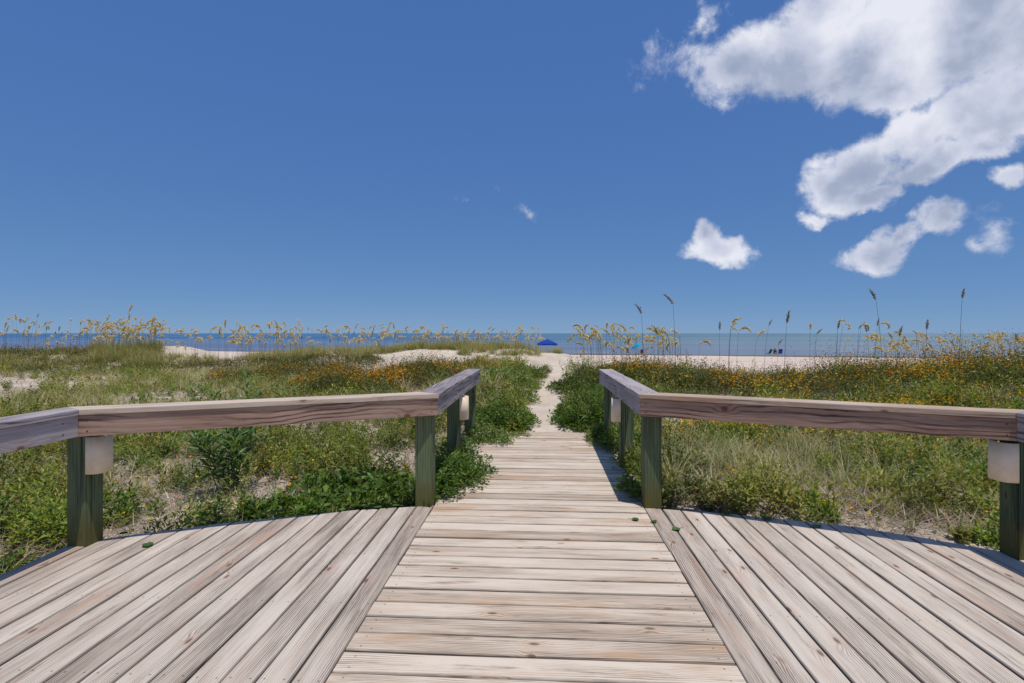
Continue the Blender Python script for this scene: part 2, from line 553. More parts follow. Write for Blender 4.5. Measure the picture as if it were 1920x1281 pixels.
def terrain(u, v):
    u, v = np.asarray(u, float), np.asarray(v, float)
    sh = u.shape
    uf, vf = u.ravel(), v.ravel()
    out = np.zeros(len(uf))
    for i in range(0, len(uf), 20000):
        a, b = uf[i:i + 20000, None], vf[i:i + 20000, None]
        d2 = (a - CTRL[None, :, 0]) ** 2 + (b - CTRL[None, :, 1]) ** 2
        w = 1.0 / (d2 + 0.35) ** 2
        out[i:i + 20000] = (w * CTRL[None, :, 2]).sum(1) / w.sum(1)
    out = out.reshape(sh)
    X = (u - .02) * math.cos(YAW) + v * math.sin(YAW)
    Zc = -(u - .02) * math.sin(YAW) + v * math.cos(YAW)
    d = Zc + 0.22 * X
    beach = np.interp(d, [-50, 30, 45, 60, 95, 106, 125, 400], [-.6, -1.2, -1.6, -1.9, -2.38, -2.56, -3.2, -6])
    k = smooth(Zc, 28, 40)
    z = out * (1 - k) + beach * k
    z = z + (vnoise(u, v, 1.7, 1) - .5) * .10 * (1 - k) + (vnoise(u, v, .55, 2) - .5) * .035 * (1 - k) + (vnoise(u, v, 6, 3) - .5) * .10 * k * smooth(d, 100, 80)
    near_walk = (np.abs(u) < 1.15) & (v < 7.75)
    z = np.where(near_walk, np.minimum(z, -.05), z)
    on_deck = ((np.abs(u) < 3.3) & (v < edge(u) + .08)) | ((np.abs(u) < .98) & (v < 7.46))
    return np.where(on_deck, np.minimum(z, -.28), z)


def axis_pts(bounds):
    out = []
    for a, b, st in bounds:
        out.extend(np.arange(a, b, st))
    out.append(bounds[-1][1])
    return np.array(out)


gu = axis_pts([(-420, -60, 20), (-60, -32, 2.5), (-32, -12, .6), (-12, -4, .22), (-4, 5, .11), (5, 14, .25), (14, 34, .7), (34, 60, 2.5), (60, 400, 20)])
gv = axis_pts([(-25, -4, 3), (-4, 2.5, .5), (2.5, 9, .11), (9, 16, .18), (16, 32, .35), (32, 60, 1.2), (60, 160, 3.0), (160, 280, 20)])
UU, VV = np.meshgrid(gu, gv)
ZZ = terrain(UU, VV)
nv, nu = UU.shape
idx = np.arange(nv * nu).reshape(nv, nu)
quads = np.stack([idx[:-1, :-1], idx[:-1, 1:], idx[1:, 1:], idx[1:, :-1]], -1).reshape(-1, 4)
me = mesh_np('dune_sand', np.stack([UU, VV, ZZ], -1).reshape(-1, 3), quads)
for p in me.polygons:
    p.use_smooth = True
m, g, out = new_mat('dune_sand')
geo = g.node('ShaderNodeNewGeometry')
pos = geo.outputs['Position']
x, y, z = g.sep(pos)
Xc = g.m('ADD', g.m('MULTIPLY', g.m('SUBTRACT', x, .02), math.cos(YAW)), g.m('MULTIPLY', y, math.sin(YAW)))
Zc = g.m('ADD', g.m('MULTIPLY', g.m('SUBTRACT', x, .02), -math.sin(YAW)), g.m('MULTIPLY', y, math.cos(YAW)))
dsh = g.m('ADD', Zc, g.m('MULTIPLY', Xc, 0.22))
nA = g.noise(pos, 0.8, 6, .6)
nB = g.noise(pos, 14.0, 6, .65)
nC = g.noise(pos, 160.0, 3, .7)
sand = g.mix(g.ss(nA, .3, .7), (0.50, 0.41, 0.325), (0.66, 0.57, 0.46))
sand = g.mix(g.m('MULTIPLY', g.ss(nB, .52, .72), .35), sand, (0.30, 0.225, 0.185))
sand = g.mix(g.m('MULTIPLY', g.ss(nC, .58, .75), .35), sand, (0.20, 0.16, 0.14))
# rotted plant litter trodden into the sand of the planted fields
nD = g.noise(pos, 2.6, 6, .7)
field_m = g.m('MULTIPLY', g.ss(g.m('ABSOLUTE', g.m('SUBTRACT', x, .1)), .7, 1.3), g.ss(Zc, 17.0, 11.0))
sand = g.mix(g.m('MULTIPLY', g.m('MULTIPLY', g.ss(nD, .40, .60), field_m), .62), sand, (0.235, 0.18, 0.155))
beach_c = g.mix(g.ss(g.noise(g.vec(g.m('MULTIPLY', Xc, .03), g.m('MULTIPLY', dsh, .25), 0.0), 1.0, 4, .6), .35, .65), (0.56, 0.445, 0.36), (0.66, 0.54, 0.45))
sand = g.mix(g.ss(Zc, 30, 42), sand, beach_c)
wet_n = g.noise(g.vec(g.m('MULTIPLY', Xc, .035), g.m('MULTIPLY', dsh, .05), 3.0), 1.0, 3, .5)
wet = g.m('MULTIPLY', g.ss(g.m('ADD', dsh, g.m('MULTIPLY', g.m('SUBTRACT', wet_n, .5), 16)), 93.0, 94.5), 1.0)
sand = g.mix(g.m('MULTIPLY', wet, .85), sand, (0.075, 0.065, 0.068))
hgt = g.m('ADD', g.m('MULTIPLY', g.noise(pos, 7.0, 5, .6), 1.0), g.m('MULTIPLY', nB, .5))
principled(g, out, sand, 0.9, .12, g.bump(hgt, .6, .06))
tag(link('dune_sand', me, m), kind='structure')

# sea
me = mesh_np('sea', np.array([(-45000, 70, -2.5), (45000, 70, -2.5), (45000, 60000, -2.5), (-45000, 60000, -2.5)]), np.array([[0, 1, 2, 3]]))
m, g, out = new_mat('sea_water')
geo = g.node('ShaderNodeNewGeometry')
pos = geo.outputs['Position']
x, y, z = g.sep(pos)
ya = g.m('ADD', y, g.m('MULTIPLY', x, .22))
lg = g.m('LOGARITHM', g.m('MAXIMUM', ya, 1.0), 2.718)
xl = g.m('DIVIDE', x, g.m('MAXIMUM', y, 50.0))
b1 = g.noise(g.vec(g.m('MULTIPLY', xl, .9), g.m('MULTIPLY', lg, 4.0), 0.0), 1.0, 3, .55)
b2 = g.noise(g.vec(g.m('MULTIPLY', xl, 5.0), g.m('MULTIPLY', lg, 22.0), 5.0), 1.0, 4, .6)
shoal = g.ss(xl, -0.35, 0.35)
deep = g.mix(shoal, (0.030, 0.105, 0.215), (0.085, 0.165, 0.215))
pale = g.mix(shoal, (0.075, 0.175, 0.30), (0.165, 0.245, 0.27))
wcol = g.mix(g.ss(g.m('ADD', b1, g.m('MULTIPLY', g.m('SUBTRACT', b2, .5), .5)), .34, .64), deep, pale)
wcol = g.mix(g.m('MULTIPLY', g.ss(lg, 6.0, 4.8), .55), wcol, (0.20, 0.205, 0.265))  # purplish cloud shadow near the shore, painted into the water colour
foam_n = g.noise(g.vec(g.m('MULTIPLY', x, .05), g.m('MULTIPLY', ya, .22), 9.0), 1.0, 5, .65)
foam = g.m('MULTIPLY', g.ss(foam_n, .60, .66), g.ss(ya, 128.0, 108.0))
wcol = g.mix(g.m('MULTIPLY', foam, .75), wcol, (0.62, 0.62, 0.62))
wave = g.noise(g.vec(g.m('MULTIPLY', x, .12), g.m('MULTIPLY', ya, .6), 0.0), 1.0, 6, .62)
principled(g, out, wcol, .42, .22, g.bump(wave, .5, .5))
tag(link('sea', me, m), kind='structure')

# ------------------------------------------------------------------ deck and boardwalk
deck = thing('wooden_deck', (0, 0, 0), 'weathered grey plank deck with a boardwalk running out towards the beach path', 'deck')
PW, PITCH, TH = 0.1372, 0.1445, 0.038


def plank_mesh(L0, L1, wob, seed):
    """board along local X from L0(y) to L1(y): callables of the local y; slightly wavy eased edges"""
    r = np.random.default_rng(seed)
    n = 14
    hw = PW / 2
    ph = r.uniform(0, 6.28, 4)
    prof = [(-hw, -TH), (-hw, -.005), (-hw + .005, 0), (hw - .005, 0), (hw, -.005), (hw, -TH)]
    cup = r.uniform(-.0015, .002)
    V = []
    for i in range(n + 1):
        t = i / n
        for j, (py, pz) in enumerate(prof):
            xx = L0(py) * (1 - t) + L1(py) * t
            w = wob * (math.sin(xx * 2.1 + ph[0]) + .6 * math.sin(xx * 5.3 + ph[1])) + wob * .7 * math.sin(xx * 9 + ph[2]) * (1 if py > 0 else -1)
            zz = pz + cup * (1 if j in (1, 2, 3, 4) else 0) * math.sin(xx * 1.3 + ph[3])
            V.append((xx, py + w, zz))
    k = len(prof)
    T = []
    for i in range(n):
        for j in range(k):
            a, b = i * k + j, i * k + (j + 1) % k
            T.append((a, b, b + k, a + k))
    me = bpy.data.meshes.new('plank')
    me.from_pydata(V, [], T + [tuple(range(k))[::-1], tuple(n * k + q for q in range(k))])
    bm = bmesh.new()
    bm.from_mesh(me)
    bmesh.ops.recalc_face_normals(bm, faces=bm.faces)
    bm.to_mesh(me)
    bm.free()
    return me


yy, i = 7.41, 0
while yy > -2.2:
    half = 0.86 if yy < 4.32 else 0.99
    j = random.uniform(-.003, .003)
    me = plank_mesh(lambda q: -half + j, lambda q: half + j, .0011, 100 + i)
    o = link('plank', me, M['walk'], deck)
    o.location = (0, yy + random.uniform(-.0012, .0012), random.uniform(-.002, .002))
    o.rotation_euler = (random.uniform(-.006, .006), random.uniform(-.0012, .0012), random.uniform(-.0015, .0015))
    if random.random() < .5:
        o.rotation_euler.z += math.pi
    yy -= PITCH
    i += 1
for sgn in (-1, 1):
    for k in range(16):
        uc = sgn * (0.866 + PW / 2 + k * PITCH)
        # local x = world y, local y = -world x
        me = plank_mesh(lambda q: -2.3, lambda q: float(edge(uc - q)), .0011, 300 + k + 40 * (sgn > 0))
        o = link('plank', me, M['deck'], deck)
        o.location = (uc, 0, random.uniform(-.002, .002))
        o.rotation_euler = (random.uniform(-.006, .006), 0, math.pi / 2)
for ux in (-.80, 0.0, .80):
    prism('joist', [(ux - .019, -2.2), (ux - .019, 7.40), (ux + .019, 7.40), (ux + .019, -2.2)], -.22, -.041, M['joist'], deck, 0)
for yj in (-1.8, -1.2, -.6, 0, .6, 1.2, 1.8, 2.4, 3.0):
    for sgn in (-1, 1):
        a, b = sorted((sgn * .84, sgn * 3.15))
        prism('joist', [(a, yj - .019), (b, yj - .019), (b, yj + .019), (a, yj + .019)], -.22, -.041, M['joist'], deck, 0)


# ------------------------------------------------------------------ railings
CAP_T, CAP_B, APR_B = .935, .897, .757


def offset_line(pts, d):
    """shift an open polyline sideways (to the left of its direction) by d with mitred corners"""
    out = []
    n = len(pts)
    for i in range(n):
        p = Vector(pts[i])
        d0 = (p - Vector(pts[i - 1])).normalized() if i > 0 else None
        d1 = (Vector(pts[i + 1]) - p).normalized() if i < n - 1 else None
        d0 = d0 or d1
        d1 = d1 or d0
        n0, n1 = Vector((-d0.y, d0.x)), Vector((-d1.y, d1.x))
        b = (n0 + n1).normalized()
        out.append(p + b * (d / max(.3, b.dot(n0))))
    return out


def railing(name, label, pts, sgn, posts, cap_mats, apr_mats, joints):
    r = thing(name, (pts[1][0], pts[1][1], 0), label, 'railing')
    base = Vector((pts[1][0], pts[1][1], 0))

    def child(o):
        o.parent = r
        o.location = Vector(o.location) - base
        return o
    inner_c = offset_line(pts, -.012 * sgn)
    outer_c = offset_line(pts, .178 * sgn)
    inner_a = offset_line(pts, 0.0)
    outer_a = offset_line(pts, .038 * sgn)
    for i in range(len(pts) - 1):
        child(prism('cap_board', [inner_c[i], inner_c[i + 1], outer_c[i + 1], outer_c[i]], CAP_B, CAP_T, M[cap_mats[i]], None, .004))
        cuts = [0.0] + joints[i] + [1.0]
        for a, b in zip(cuts[:-1], cuts[1:]):
            e0 = 0.0006 if a > 0 else 0
            A, B = inner_a[i].lerp(inner_a[i + 1], a + e0), inner_a[i].lerp(inner_a[i + 1], b - (e0 if b < 1 else 0))
            C, D = outer_a[i].lerp(outer_a[i + 1], b - (e0 if b < 1 else 0)), outer_a[i].lerp(outer_a[i + 1], a + e0)
            child(prism('apron_board', [A, B, C, D], APR_B, CAP_B - .002, M[apr_mats[i]], None, .003))
            for q in (a + .02, b - .02):
                for zz in (.79, .86):
                    P = inner_a[i].lerp(inner_a[i + 1], q)
                    d = (inner_a[i] - outer_a[i]).normalized()
                    bm = bmesh.new()
                    nrm = Vector((d.x, d.y, 0)) if i else Vector((d.x, d.y, 0))
                    fd = (inner_a[i + 1] - inner_a[i]).normalized()
                    nn = Vector((-fd.y, fd.x, 0)) * (-sgn)
                    bar_bm(bm, Vector((P.x, P.y, zz)) - nn * .006, Vector((P.x, P.y, zz)) + nn * .0012, .0055, 8)
                    child(link('screw', bm_mesh('screw', bm), M['screw']))
    for (pu, pv) in posts:
        h = .07
        bm = bmesh.new()
        bmesh.ops.create_cube(bm, size=1.0)
        top, bot = CAP_B - .003, -.55
        for v in bm.verts:
            v.co = Vector((v.co.x * 2 * h, v.co.y * 2 * h, v.co.z * (top - bot)))
        bmesh.ops.bevel(bm, geom=list(bm.edges), offset=.006, segments=2, affect='EDGES')
        o = link('post', bm_mesh('post', bm), M['post'])
        o.location = (pu, pv, (top + bot) / 2)
        child(o)
    return r


Lp = [(-.825, 7.15), (-.825, 4.19), (-2.98, 3.19), (-2.98, -2.2)]
Rp = [(.825, 7.17), (.825, 4.25), (2.985, 3.392), (2.985, -2.2)]
mats_c = ['rail_grey', 'rail_cap', 'rail_grey']
mats_a = ['rail_grey', 'rail_red', 'rail_grey']
railing('wooden_railing', 'low timber railing left of the boardwalk, kinked around the deck and overgrown at its posts', Lp, -1,
        [(-.936, 6.95), (-.936, 5.66), (-.945, 4.275), (-3.092, 3.365), (-3.092, 1.2), (-3.092, -1.2)], mats_c, mats_a, [[.5], [], [.155, .6]])
railing('wooden_railing', 'low timber railing right of the boardwalk, darker red apron board facing the deck', Rp, 1,
        [(.936, 6.97), (.936, 5.60), (.935, 4.345), (3.097, 3.50), (3.097, 1.2), (3.097, -1.2)], mats_c, mats_a, [[.55], [], [.2, .6]])


def post_light(u, v, facing, label):
    """curved shield wall light; local +X points away from the post"""
    t = thing('post_light', (u, v, .61), label, 'light', 'shield lights on the railing posts', 0 if facing > 0 else math.pi)
    n, w, d, th, hh = 14, .080, .088, .0045, .124
    bm = bmesh.new()

    def ring(off, z, k):
        row = []
        for i in range(n + 1):
            a = -math.pi / 2 + math.pi * i / n
            sx, sy = abs(math.cos(a)) ** .62, math.copysign(abs(math.sin(a)) ** .62, math.sin(a))
            row.append(bm.verts.new(((d - off) * sx * k, (w - off) * sy * (.94 + .06 * k), z)))
        return row
    rows = [ring(0, -hh, 1.0), ring(0, 0, 1.0), ring(0, hh, .96), ring(th, hh, .96), ring(th, 0, 1.0), ring(th, -hh, 1.0)]
    rows.append(rows[0])
    for a, b in zip(rows[:-1], rows[1:]):
        for i in range(n):
            bm.faces.new((a[i], a[i + 1], b[i + 1], b[i]))
    link('shield', bm_mesh('shield', bm, True), M['tan'], t)
    bm = bmesh.new()
    bmesh.ops.create_cube(bm, size=1)
    for vv in bm.verts:
        vv.co = Vector((vv.co.x * .012 + .007, vv.co.y * .12, vv.co.z * .2))
    link('back_plate', bm_mesh('back_plate', bm), M['tan'], t)
    bm = bmesh.new()
    bmesh.ops.create_cone(bm, cap_ends=True, segments=12, radius1=.022, radius2=.022, depth=.09)
    o = link('lamp_socket', bm_mesh('lamp_socket', bm), M['pole'], t)
    o.location = (.045, 0, 0)
    return t


post_light(-3.020, 3.365, 1, 'tan curved shield light on the corner post nearest the left edge')
post_light(-.864, 5.66, 1, 'small tan shield light on the left boardwalk railing')
post_light(.864, 5.60, -1, 'small tan shield light on the right boardwalk railing')
post_light(3.025, 3.50, -1, 'tan curved shield light on the corner post at the right edge')

# ------------------------------------------------------------------ plant generators


class Cloud:
    """collects triangles with colours for one mesh"""

    def __init__(s):
        s.V, s.T, s.C, s.n = [], [], [], 0

    def add(s, V, T, C):
        s.V.append(V)
        s.T.append(T + s.n)
        s.C.append(C)
        s.n += len(V)

    def build(s, name, m, parent=None):
        me = mesh_np(name, np.concatenate(s.V), np.concatenate(s.T), np.concatenate(s.C))
        return link(name, me, m, parent)


def unit(a):
    return a / np.maximum(1e-6, np.linalg.norm(a, axis=1, keepdims=True))


def leaves(c, pos, dr, L, W, col, fold=.18, roll=.5):
    n = len(pos)
    dr = unit(dr)
    up = np.tile(np.array([[0, 0, 1.0]]), (n, 1)) + rng.normal(0, roll, (n, 3))
    side = unit(np.cross(dr, up))
    nrm = np.cross(side, dr)
    L, W = np.broadcast_to(L, n)[:, None], np.broadcast_to(W, n)[:, None]
    mid = pos + dr * L * .48
    V = np.stack([pos, mid + side * W * .5 + nrm * W * fold, pos + dr * L - nrm * L * .12, mid - side * W * .5 + nrm * W * fold], 1).reshape(-1, 3)
    b = np.arange(n)[:, None] * 4
    T = np.concatenate([b + np.array([[0, 1, 2]]), b + np.array([[0, 2, 3]])], 0)
    c.add(V, T, np.repeat(col, 4, 0))


def blades(c, pos, az, lean, L, W, droop, col, k=4):
    n = len(pos)
    hd = np.stack([np.cos(az), np.sin(az), np.zeros(n)], 1)
    sd_ = np.stack([-np.sin(az), np.cos(az), np.zeros(n)], 1)
    rows = []
    for i in range(k + 1):
        t = i / k
        ctr = pos + hd * (L * (lean * t + droop * t * t))[:, None]
        ctr = ctr + np.array([[0, 0, 1.0]]) * (L * (t * np.sqrt(np.maximum(.05, 1 - lean ** 2)) - droop * .75 * t ** 2.4))[:, None]
        w = (W * (1 - t ** 1.5) * .5)[:, None]
        rows += [ctr - sd_ * w, ctr + sd_ * w]
    V = np.stack(rows, 1).reshape(-1, 3)
    m2 = 2 * (k + 1)
    b = np.arange(n)[:, None] * m2
    T = []
    for i in range(k):
        a = 2 * i
        T.append(b + np.array([[a, a + 1, a + 3]]))
        if i < k - 1:
            T.append(b + np.array([[a, a + 3, a + 2]]))
    # colours: pale tips belong to the dry blade ends
    tip = np.linspace(0, 1, k + 1).repeat(2)[None, :, None]
    C = col[:, None, :] * (1 - .35 * tip) + np.array([[[.42, .34, .16]]]) * .35 * tip
    c.add(V, np.concatenate(T, 0), C.reshape(-1, 3))


GREENS = np.array([(.090, .150, .020), (.125, .180, .026), (.060, .110, .018), (.165, .190, .036), (.045, .085, .020), (.140, .140, .032)])
LUSH = np.array([(.082, .160, .016), (.115, .195, .020), (.050, .112, .016), (.155, .215, .026)])
VEG = 1.35
GREENS, LUSH = GREENS * VEG, LUSH * .95 + .008
OLIVE = 1.12 * np.array([(.080, .095, .018), (.050, .066, .016), (.115, .115, .028), (.150, .120, .030), (.032, .048, .014)])
STRAW = np.array([(.40, .32, .22), (.28, .21, .165), (.19, .14, .125), (.50, .42, .30), (.13, .095, .09), (.22, .165, .16)])
TANGREEN = 1.25 * np.array([(.24, .23, .085), (.18, .20, .065), (.30, .265, .11), (.125, .155, .045), (.36, .29, .13)])
BLUEGR = 1.3 * np.array([(.19, .22, .105), (.14, .18, .080), (.25, .26, .14), (.32, .29, .15)])
PALE = 1.25 * np.array([(.44, .42, .25), (.36, .36, .19), (.52, .47, .30), (.28, .30, .14), (.40, .33, .20)])
ORANGE = np.array([(.72, .30, .012), (.80, .42, .02), (.62, .22, .012), (.78, .50, .04), (.50, .20, .02)])
YELLOW = np.array([(.82, .46, .02), (.85, .56, .04), (.76, .36, .012), (.80, .50, .03)])


def pick(pal, n, jit=.16):
    c = pal[rng.integers(0, len(pal), n)]
    return np.clip(c * rng.lognormal(0, jit, (n, 1)) * rng.lognormal(0, jit * .4, (n, 3)), .004, .9)


def clump_leaves(c, cu, cv, rad, hgt, nl, size, pal, aspect=.42, spread=.9, cz=None, shell=.45, mixpal=None):
    """leafy hummocks: nl leaves each at (cu, cv), filling a low dome"""
    n = len(cu)
    nl = np.broadcast_to(nl, n).astype(int)
    ix = np.repeat(np.arange(n), nl)
    N = len(ix)
    r = np.sqrt(rng.random(N))
    th = rng.uniform(0, 6.283, N)
    du, dv = r * np.cos(th), r * np.sin(th)
    rad, hgt, size = (np.broadcast_to(q, n)[ix] for q in (rad, hgt, size))
    u, v = cu[ix] + du * rad, cv[ix] + dv * rad
    z0 = terrain(u, v) if cz is None else np.broadcast_to(cz, n)[ix]
    zz = z0 + hgt * np.sqrt(np.maximum(0, 1 - r ** 2)) * (1 - shell + shell * rng.random(N)) * rng.random(N) ** .35 + .01
    az = th + rng.normal(0, 1.0, N)
    elv = rng.normal(.45, .45, N)
    dr = np.stack([np.cos(az) * np.cos(elv), np.sin(az) * np.cos(elv), np.sin(elv)], 1)
    base = pick(pal, n, .18)[ix]
    col = .55 * base + .45 * pick(pal if mixpal is None else mixpal, N, .22)
    L = size * rng.lognormal(0, .25, N)
    leaves(c, np.stack([u, v, zz], 1), dr, L, L * aspect * rng.uniform(.8, 1.25, N), col)
    return u, v, zz


def sprigs(c, cu, cv, hgt, nl, size, pal, aspect=.36, base=None):
    """upright leafy shoots with leaves up the stem"""
    n = len(cu)
    ix = np.repeat(np.arange(n), nl)
    k = np.tile(np.arange(nl), n)
    t = (k + rng.random(n * nl) * .8 + .3) / nl
    la, ll = rng.uniform(0, 6.283, n), rng.uniform(0, .6, n)
    h = np.broadcast_to(hgt, n)[ix]
    z0 = terrain(cu, cv)[ix]
    pos = np.stack([cu[ix] + np.cos(la)[ix] * ll[ix] * t * h, cv[ix] + np.sin(la)[ix] * ll[ix] * t * h, z0 + t * h], 1)
    az = k * 2.4 + rng.uniform(0, 6.283, n)[ix] + rng.normal(0, .3, n * nl)
    el_ = rng.normal(.15, .3, n * nl) + .75 * t
    dr = np.stack([np.cos(az) * np.cos(el_), np.sin(az) * np.cos(el_), np.sin(el_)], 1)
    b_ = pick(pal, n, .2) if base is None else base * rng.lognormal(0, .18, (n, 1))
    col = .7 * b_[ix] + .3 * pick(pal, n * nl, .2)
    L = np.broadcast_to(size, n)[ix] * rng.uniform(.7, 1.25, n * nl) * (1.1 - .45 * t)
    leaves(c, pos, dr, L, L * aspect, col, .15, .25)


def tufts(c, cu, cv, nb, L, W, pal, lean=(.1, .75), droop=(.1, .55), rad=.05, cz=None, k=4):
    n = len(cu)
    nb = np.broadcast_to(nb, n).astype(int)
    ix = np.repeat(np.arange(n), nb)
    N = len(ix)
    th = rng.uniform(0, 6.283, N)
    rr = rng.random(N) * np.broadcast_to(rad, n)[ix]
    u, v = cu[ix] + rr * np.cos(th), cv[ix] + rr * np.sin(th)
    z0 = (terrain(cu, cv) if cz is None else np.broadcast_to(cz, n))[ix] - .01
    Ls = np.broadcast_to(L, n)[ix] * rng.uniform(.45, 1.15, N)
    Ws = np.broadcast_to(W, n)[ix] * rng.uniform(.7, 1.3, N)
    col = .5 * pick(pal, n, .12)[ix] + .5 * pick(pal, N, .2)
    blades(c, np.stack([u, v, z0], 1), th + rng.normal(0, .5, N), rng.uniform(*lean, N), Ls, Ws, rng.uniform(*droop, N), col, k)


def flowers(c, u, v, z, size, pal):
    n = len(u)
    pos = np.stack([u, v, z], 1)
    col = pick(pal, n, .12)
    for q in range(3):
        az = rng.uniform(0, 6.283, n) + q * 2.1
        elv = rng.uniform(-.1, .6, n)
        dr = np.stack([np.cos(az) * np.cos(elv), np.sin(az) * np.cos(elv), np.sin(elv)], 1)
        leaves(c, pos - dr * np.broadcast_to(size, n)[:, None] * .15, dr, size, np.asarray(size) * .8, col, .1, .8)


PATH = np.array([(.03, 7.5, .20), (.01, 9, .17), (.0, 10.5, .15), (.06, 13, .15), (.37, 16, .20), (.84, 19.5, .40), (1.5, 24, 1.8), (1.8, 27, 3.0)])


def on_path(u, v, pad=0.0):
    c = np.interp(v, PATH[:, 1], PATH[:, 0])
    w = np.interp(v, PATH[:, 1], PATH[:, 2])
    return (np.abs(u - c) < w + pad) & (v > 7.3)


def blocked(u, v, pad=.05):
    d = (np.abs(u) < 3.25 + pad) & (v < edge(u) + pad)
    w = (np.abs(u) < 1.0 + pad) & (v < 7.48 + pad)
    return d | w | on_path(u, v)


def scatter(n, px0, px1, Z0, Z1, power=1.0):
    px = rng.uniform(px0, px1, n)
    Zs = (Z0 ** power + (Z1 ** power - Z0 ** power) * rng.random(n)) ** (1 / power)
    X = (px - 960) / F_PX * Zs
    u = X * math.cos(YAW) - Zs * math.sin(YAW) + .02
    v = X * math.sin(YAW) + Zs * math.cos(YAW)
    return u, v, Zs


def ellipse(n, u0, v0, ru, rv, rot=0.0):
    r, t = np.sqrt(rng.random(n)), rng.uniform(0, 6.283, n)
    a, b = r * np.cos(t) * ru, r * np.sin(t) * rv
    return u0 + a * math.cos(rot) - b * math.sin(rot), v0 + a * math.sin(rot) + b * math.cos(rot)


def keep(mask, *arrs):
    return [a[mask] for a in arrs]


def stuff(c, name, m, label, cat):
    return tag(c.build(name, m), label, cat, kind='stuff')


def sand_dune(u, v):
    return (((u + 5.2) / 2.3) ** 2 + ((v - 21.8) / 4.6) ** 2 < 1) | (((u - .6) / 3.0) ** 2 + ((v - 24.5) / 4) ** 2 < 1)


# --- low cover over both dune fields: dense hummocks of differing kinds with bare sand between
SPECIES = np.array([(.030, .070, .016), (.075, .145, .022), (.185, .250, .040), (.235, .235, .060), (.120, .120, .038), (.045, .065, .022), (.130, .190, .030), (.26, .24, .085)]) * np.array([[1.55, 1.35, 1.2]])


def species(u, v, s, seed):
    q = np.clip((vnoise(u, v, s, seed) * .65 + vnoise(u, v, s * .37, seed + 1) * .35 - .2) / .6, 0, .999) * (len(SPECIES) - 1)
    i = q.astype(int)
    f = (q - i)[:, None]
    return SPECIES[i] * (1 - f) + SPECIES[i + 1] * f


c = Cloud()
fl = Cloud()
for (px0, px1) in ((-420, 985), (1060, 2350)):
    left = px1 < 1000
    for (nn, Za, Zb, sc, hs, sz, nl) in ((16000, 3.0, 9.5, 1.0, 1.35, .074, 11), (12000, 9.0, 20.0, 2.0, 1.45, .105, 10)):
        u, v, Zs = scatter(nn, px0, px1, Za, Zb, 1.4)
        pat = vnoise(u, v, .75 * sc, 17) * .45 + vnoise(u, v, .32 * sc, 18) * .38 + vnoise(u, v, .13 * sc, 19) * .17
        thr = (.485 if left else .505) if Za < 5 else (.50 if left else .46)
        near_edge = np.clip(1 - np.abs(v - edge(u)) / .5, 0, 1) * (np.abs(u) < 3.3)
        pat = pat + .10 * near_edge
        lu0, lv0 = at(432, 5.05)
        open_ = ((u - lu0) ** 2 + (v - lv0) ** 2 > .36)
        ok = open_ & ~blocked(u, v) & (pat > thr) & ~sand_dune(u, v) & ((u < 2) | (v < 14))
        u, v, pat, Zs = keep(ok, u, v, pat, Zs)
        sprigs(c, u, v, hs * (.04 + 1.15 * np.minimum(pat - thr, .25)) * rng.uniform(.6, 1.5, len(u)), nl, sz * rng.uniform(.65, 1.25, len(u)), GREENS,
               base=species(u, v, .7 * sc, 71))
    # thin sprouts on the open sand
    u, v, Zs = scatter(2200, px0, px1, 3.0, 10, 1.4)
    u, v, Zs = keep(~blocked(u, v), u, v, Zs)
    sprigs(c, u, v, rng.uniform(.03, .12, len(u)), 8, rng.uniform(.03, .05, len(u)), GREENS)
    u, v, Zs = scatter(800, px0, px1, 4, 9, 1.5)
    ok = ~blocked(u, v) & (vnoise(u, v, .9, 16) > (.55 if left else .45))
    u, v, Zs = keep(ok, u, v, Zs)
    flowers(fl, u, v, terrain(u, v) + rng.uniform(.05, .2, len(u)), rng.uniform(.018, .032, len(u)), YELLOW if not left else np.concatenate([YELLOW, ORANGE]))
# the fields go on beyond both sides of the frame
for (px0, px1) in ((-1500, -420), (2350, 3100)):
    u, v, Zs = scatter(7000, px0, px1, 4.0, 22.0, 1.5)
    pat = vnoise(u, v, 1.2, 17) * .6 + vnoise(u, v, .5, 18) * .4
    u, v, pat = keep(~blocked(u, v) & (pat > .48), u, v, pat)
    sprigs(c, u, v, (.06 + 1.2 * np.minimum(pat - .48, .25)) * rng.uniform(.7, 1.5, len(u)), 9, .12 * rng.uniform(.7, 1.25, len(u)), GREENS, base=species(u, v, 1.4, 71))
stuff(c, 'ground_cover', M['leaf'], 'low green leafy ground cover spread over the sandy dune either side of the deck', 'ground cover')

# --- dry litter and thin straw
c = Cloud()
for (n, px0, px1, Z0, Z1, L) in ((34000, -420, 980, 3, 9, .15), (46000, 1100, 2350, 3, 9, .18), (26000, -200, 980, 9, 24, .28), (8000, 1100, 2300, 8, 14, .26)):
    u, v, Zs = scatter(n, px0, px1, Z0, Z1, 1.4)
    ok = ~blocked(u, v, .02) & (vnoise(u, v, 1.1, 21) > .30) & ~sand_dune(u, v)
    u, v, Zs = keep(ok, u, v, Zs)
    n = len(u)
    blades(c, np.stack([u, v, terrain(u, v) + rng.uniform(0, .05, n)], 1), rng.uniform(0, 6.283, n), rng.uniform(.75, .99, n), L * rng.uniform(.5, 1.4, n),
           (.0035 + .00045 * Zs) * rng.uniform(.7, 1.4, n), rng.uniform(.0, .12, n), pick(STRAW, n, .25), 3)
stuff(c, 'dry_litter', M['dry'], 'dead straw and dry stems strewn over the sand between the plants', 'litter')

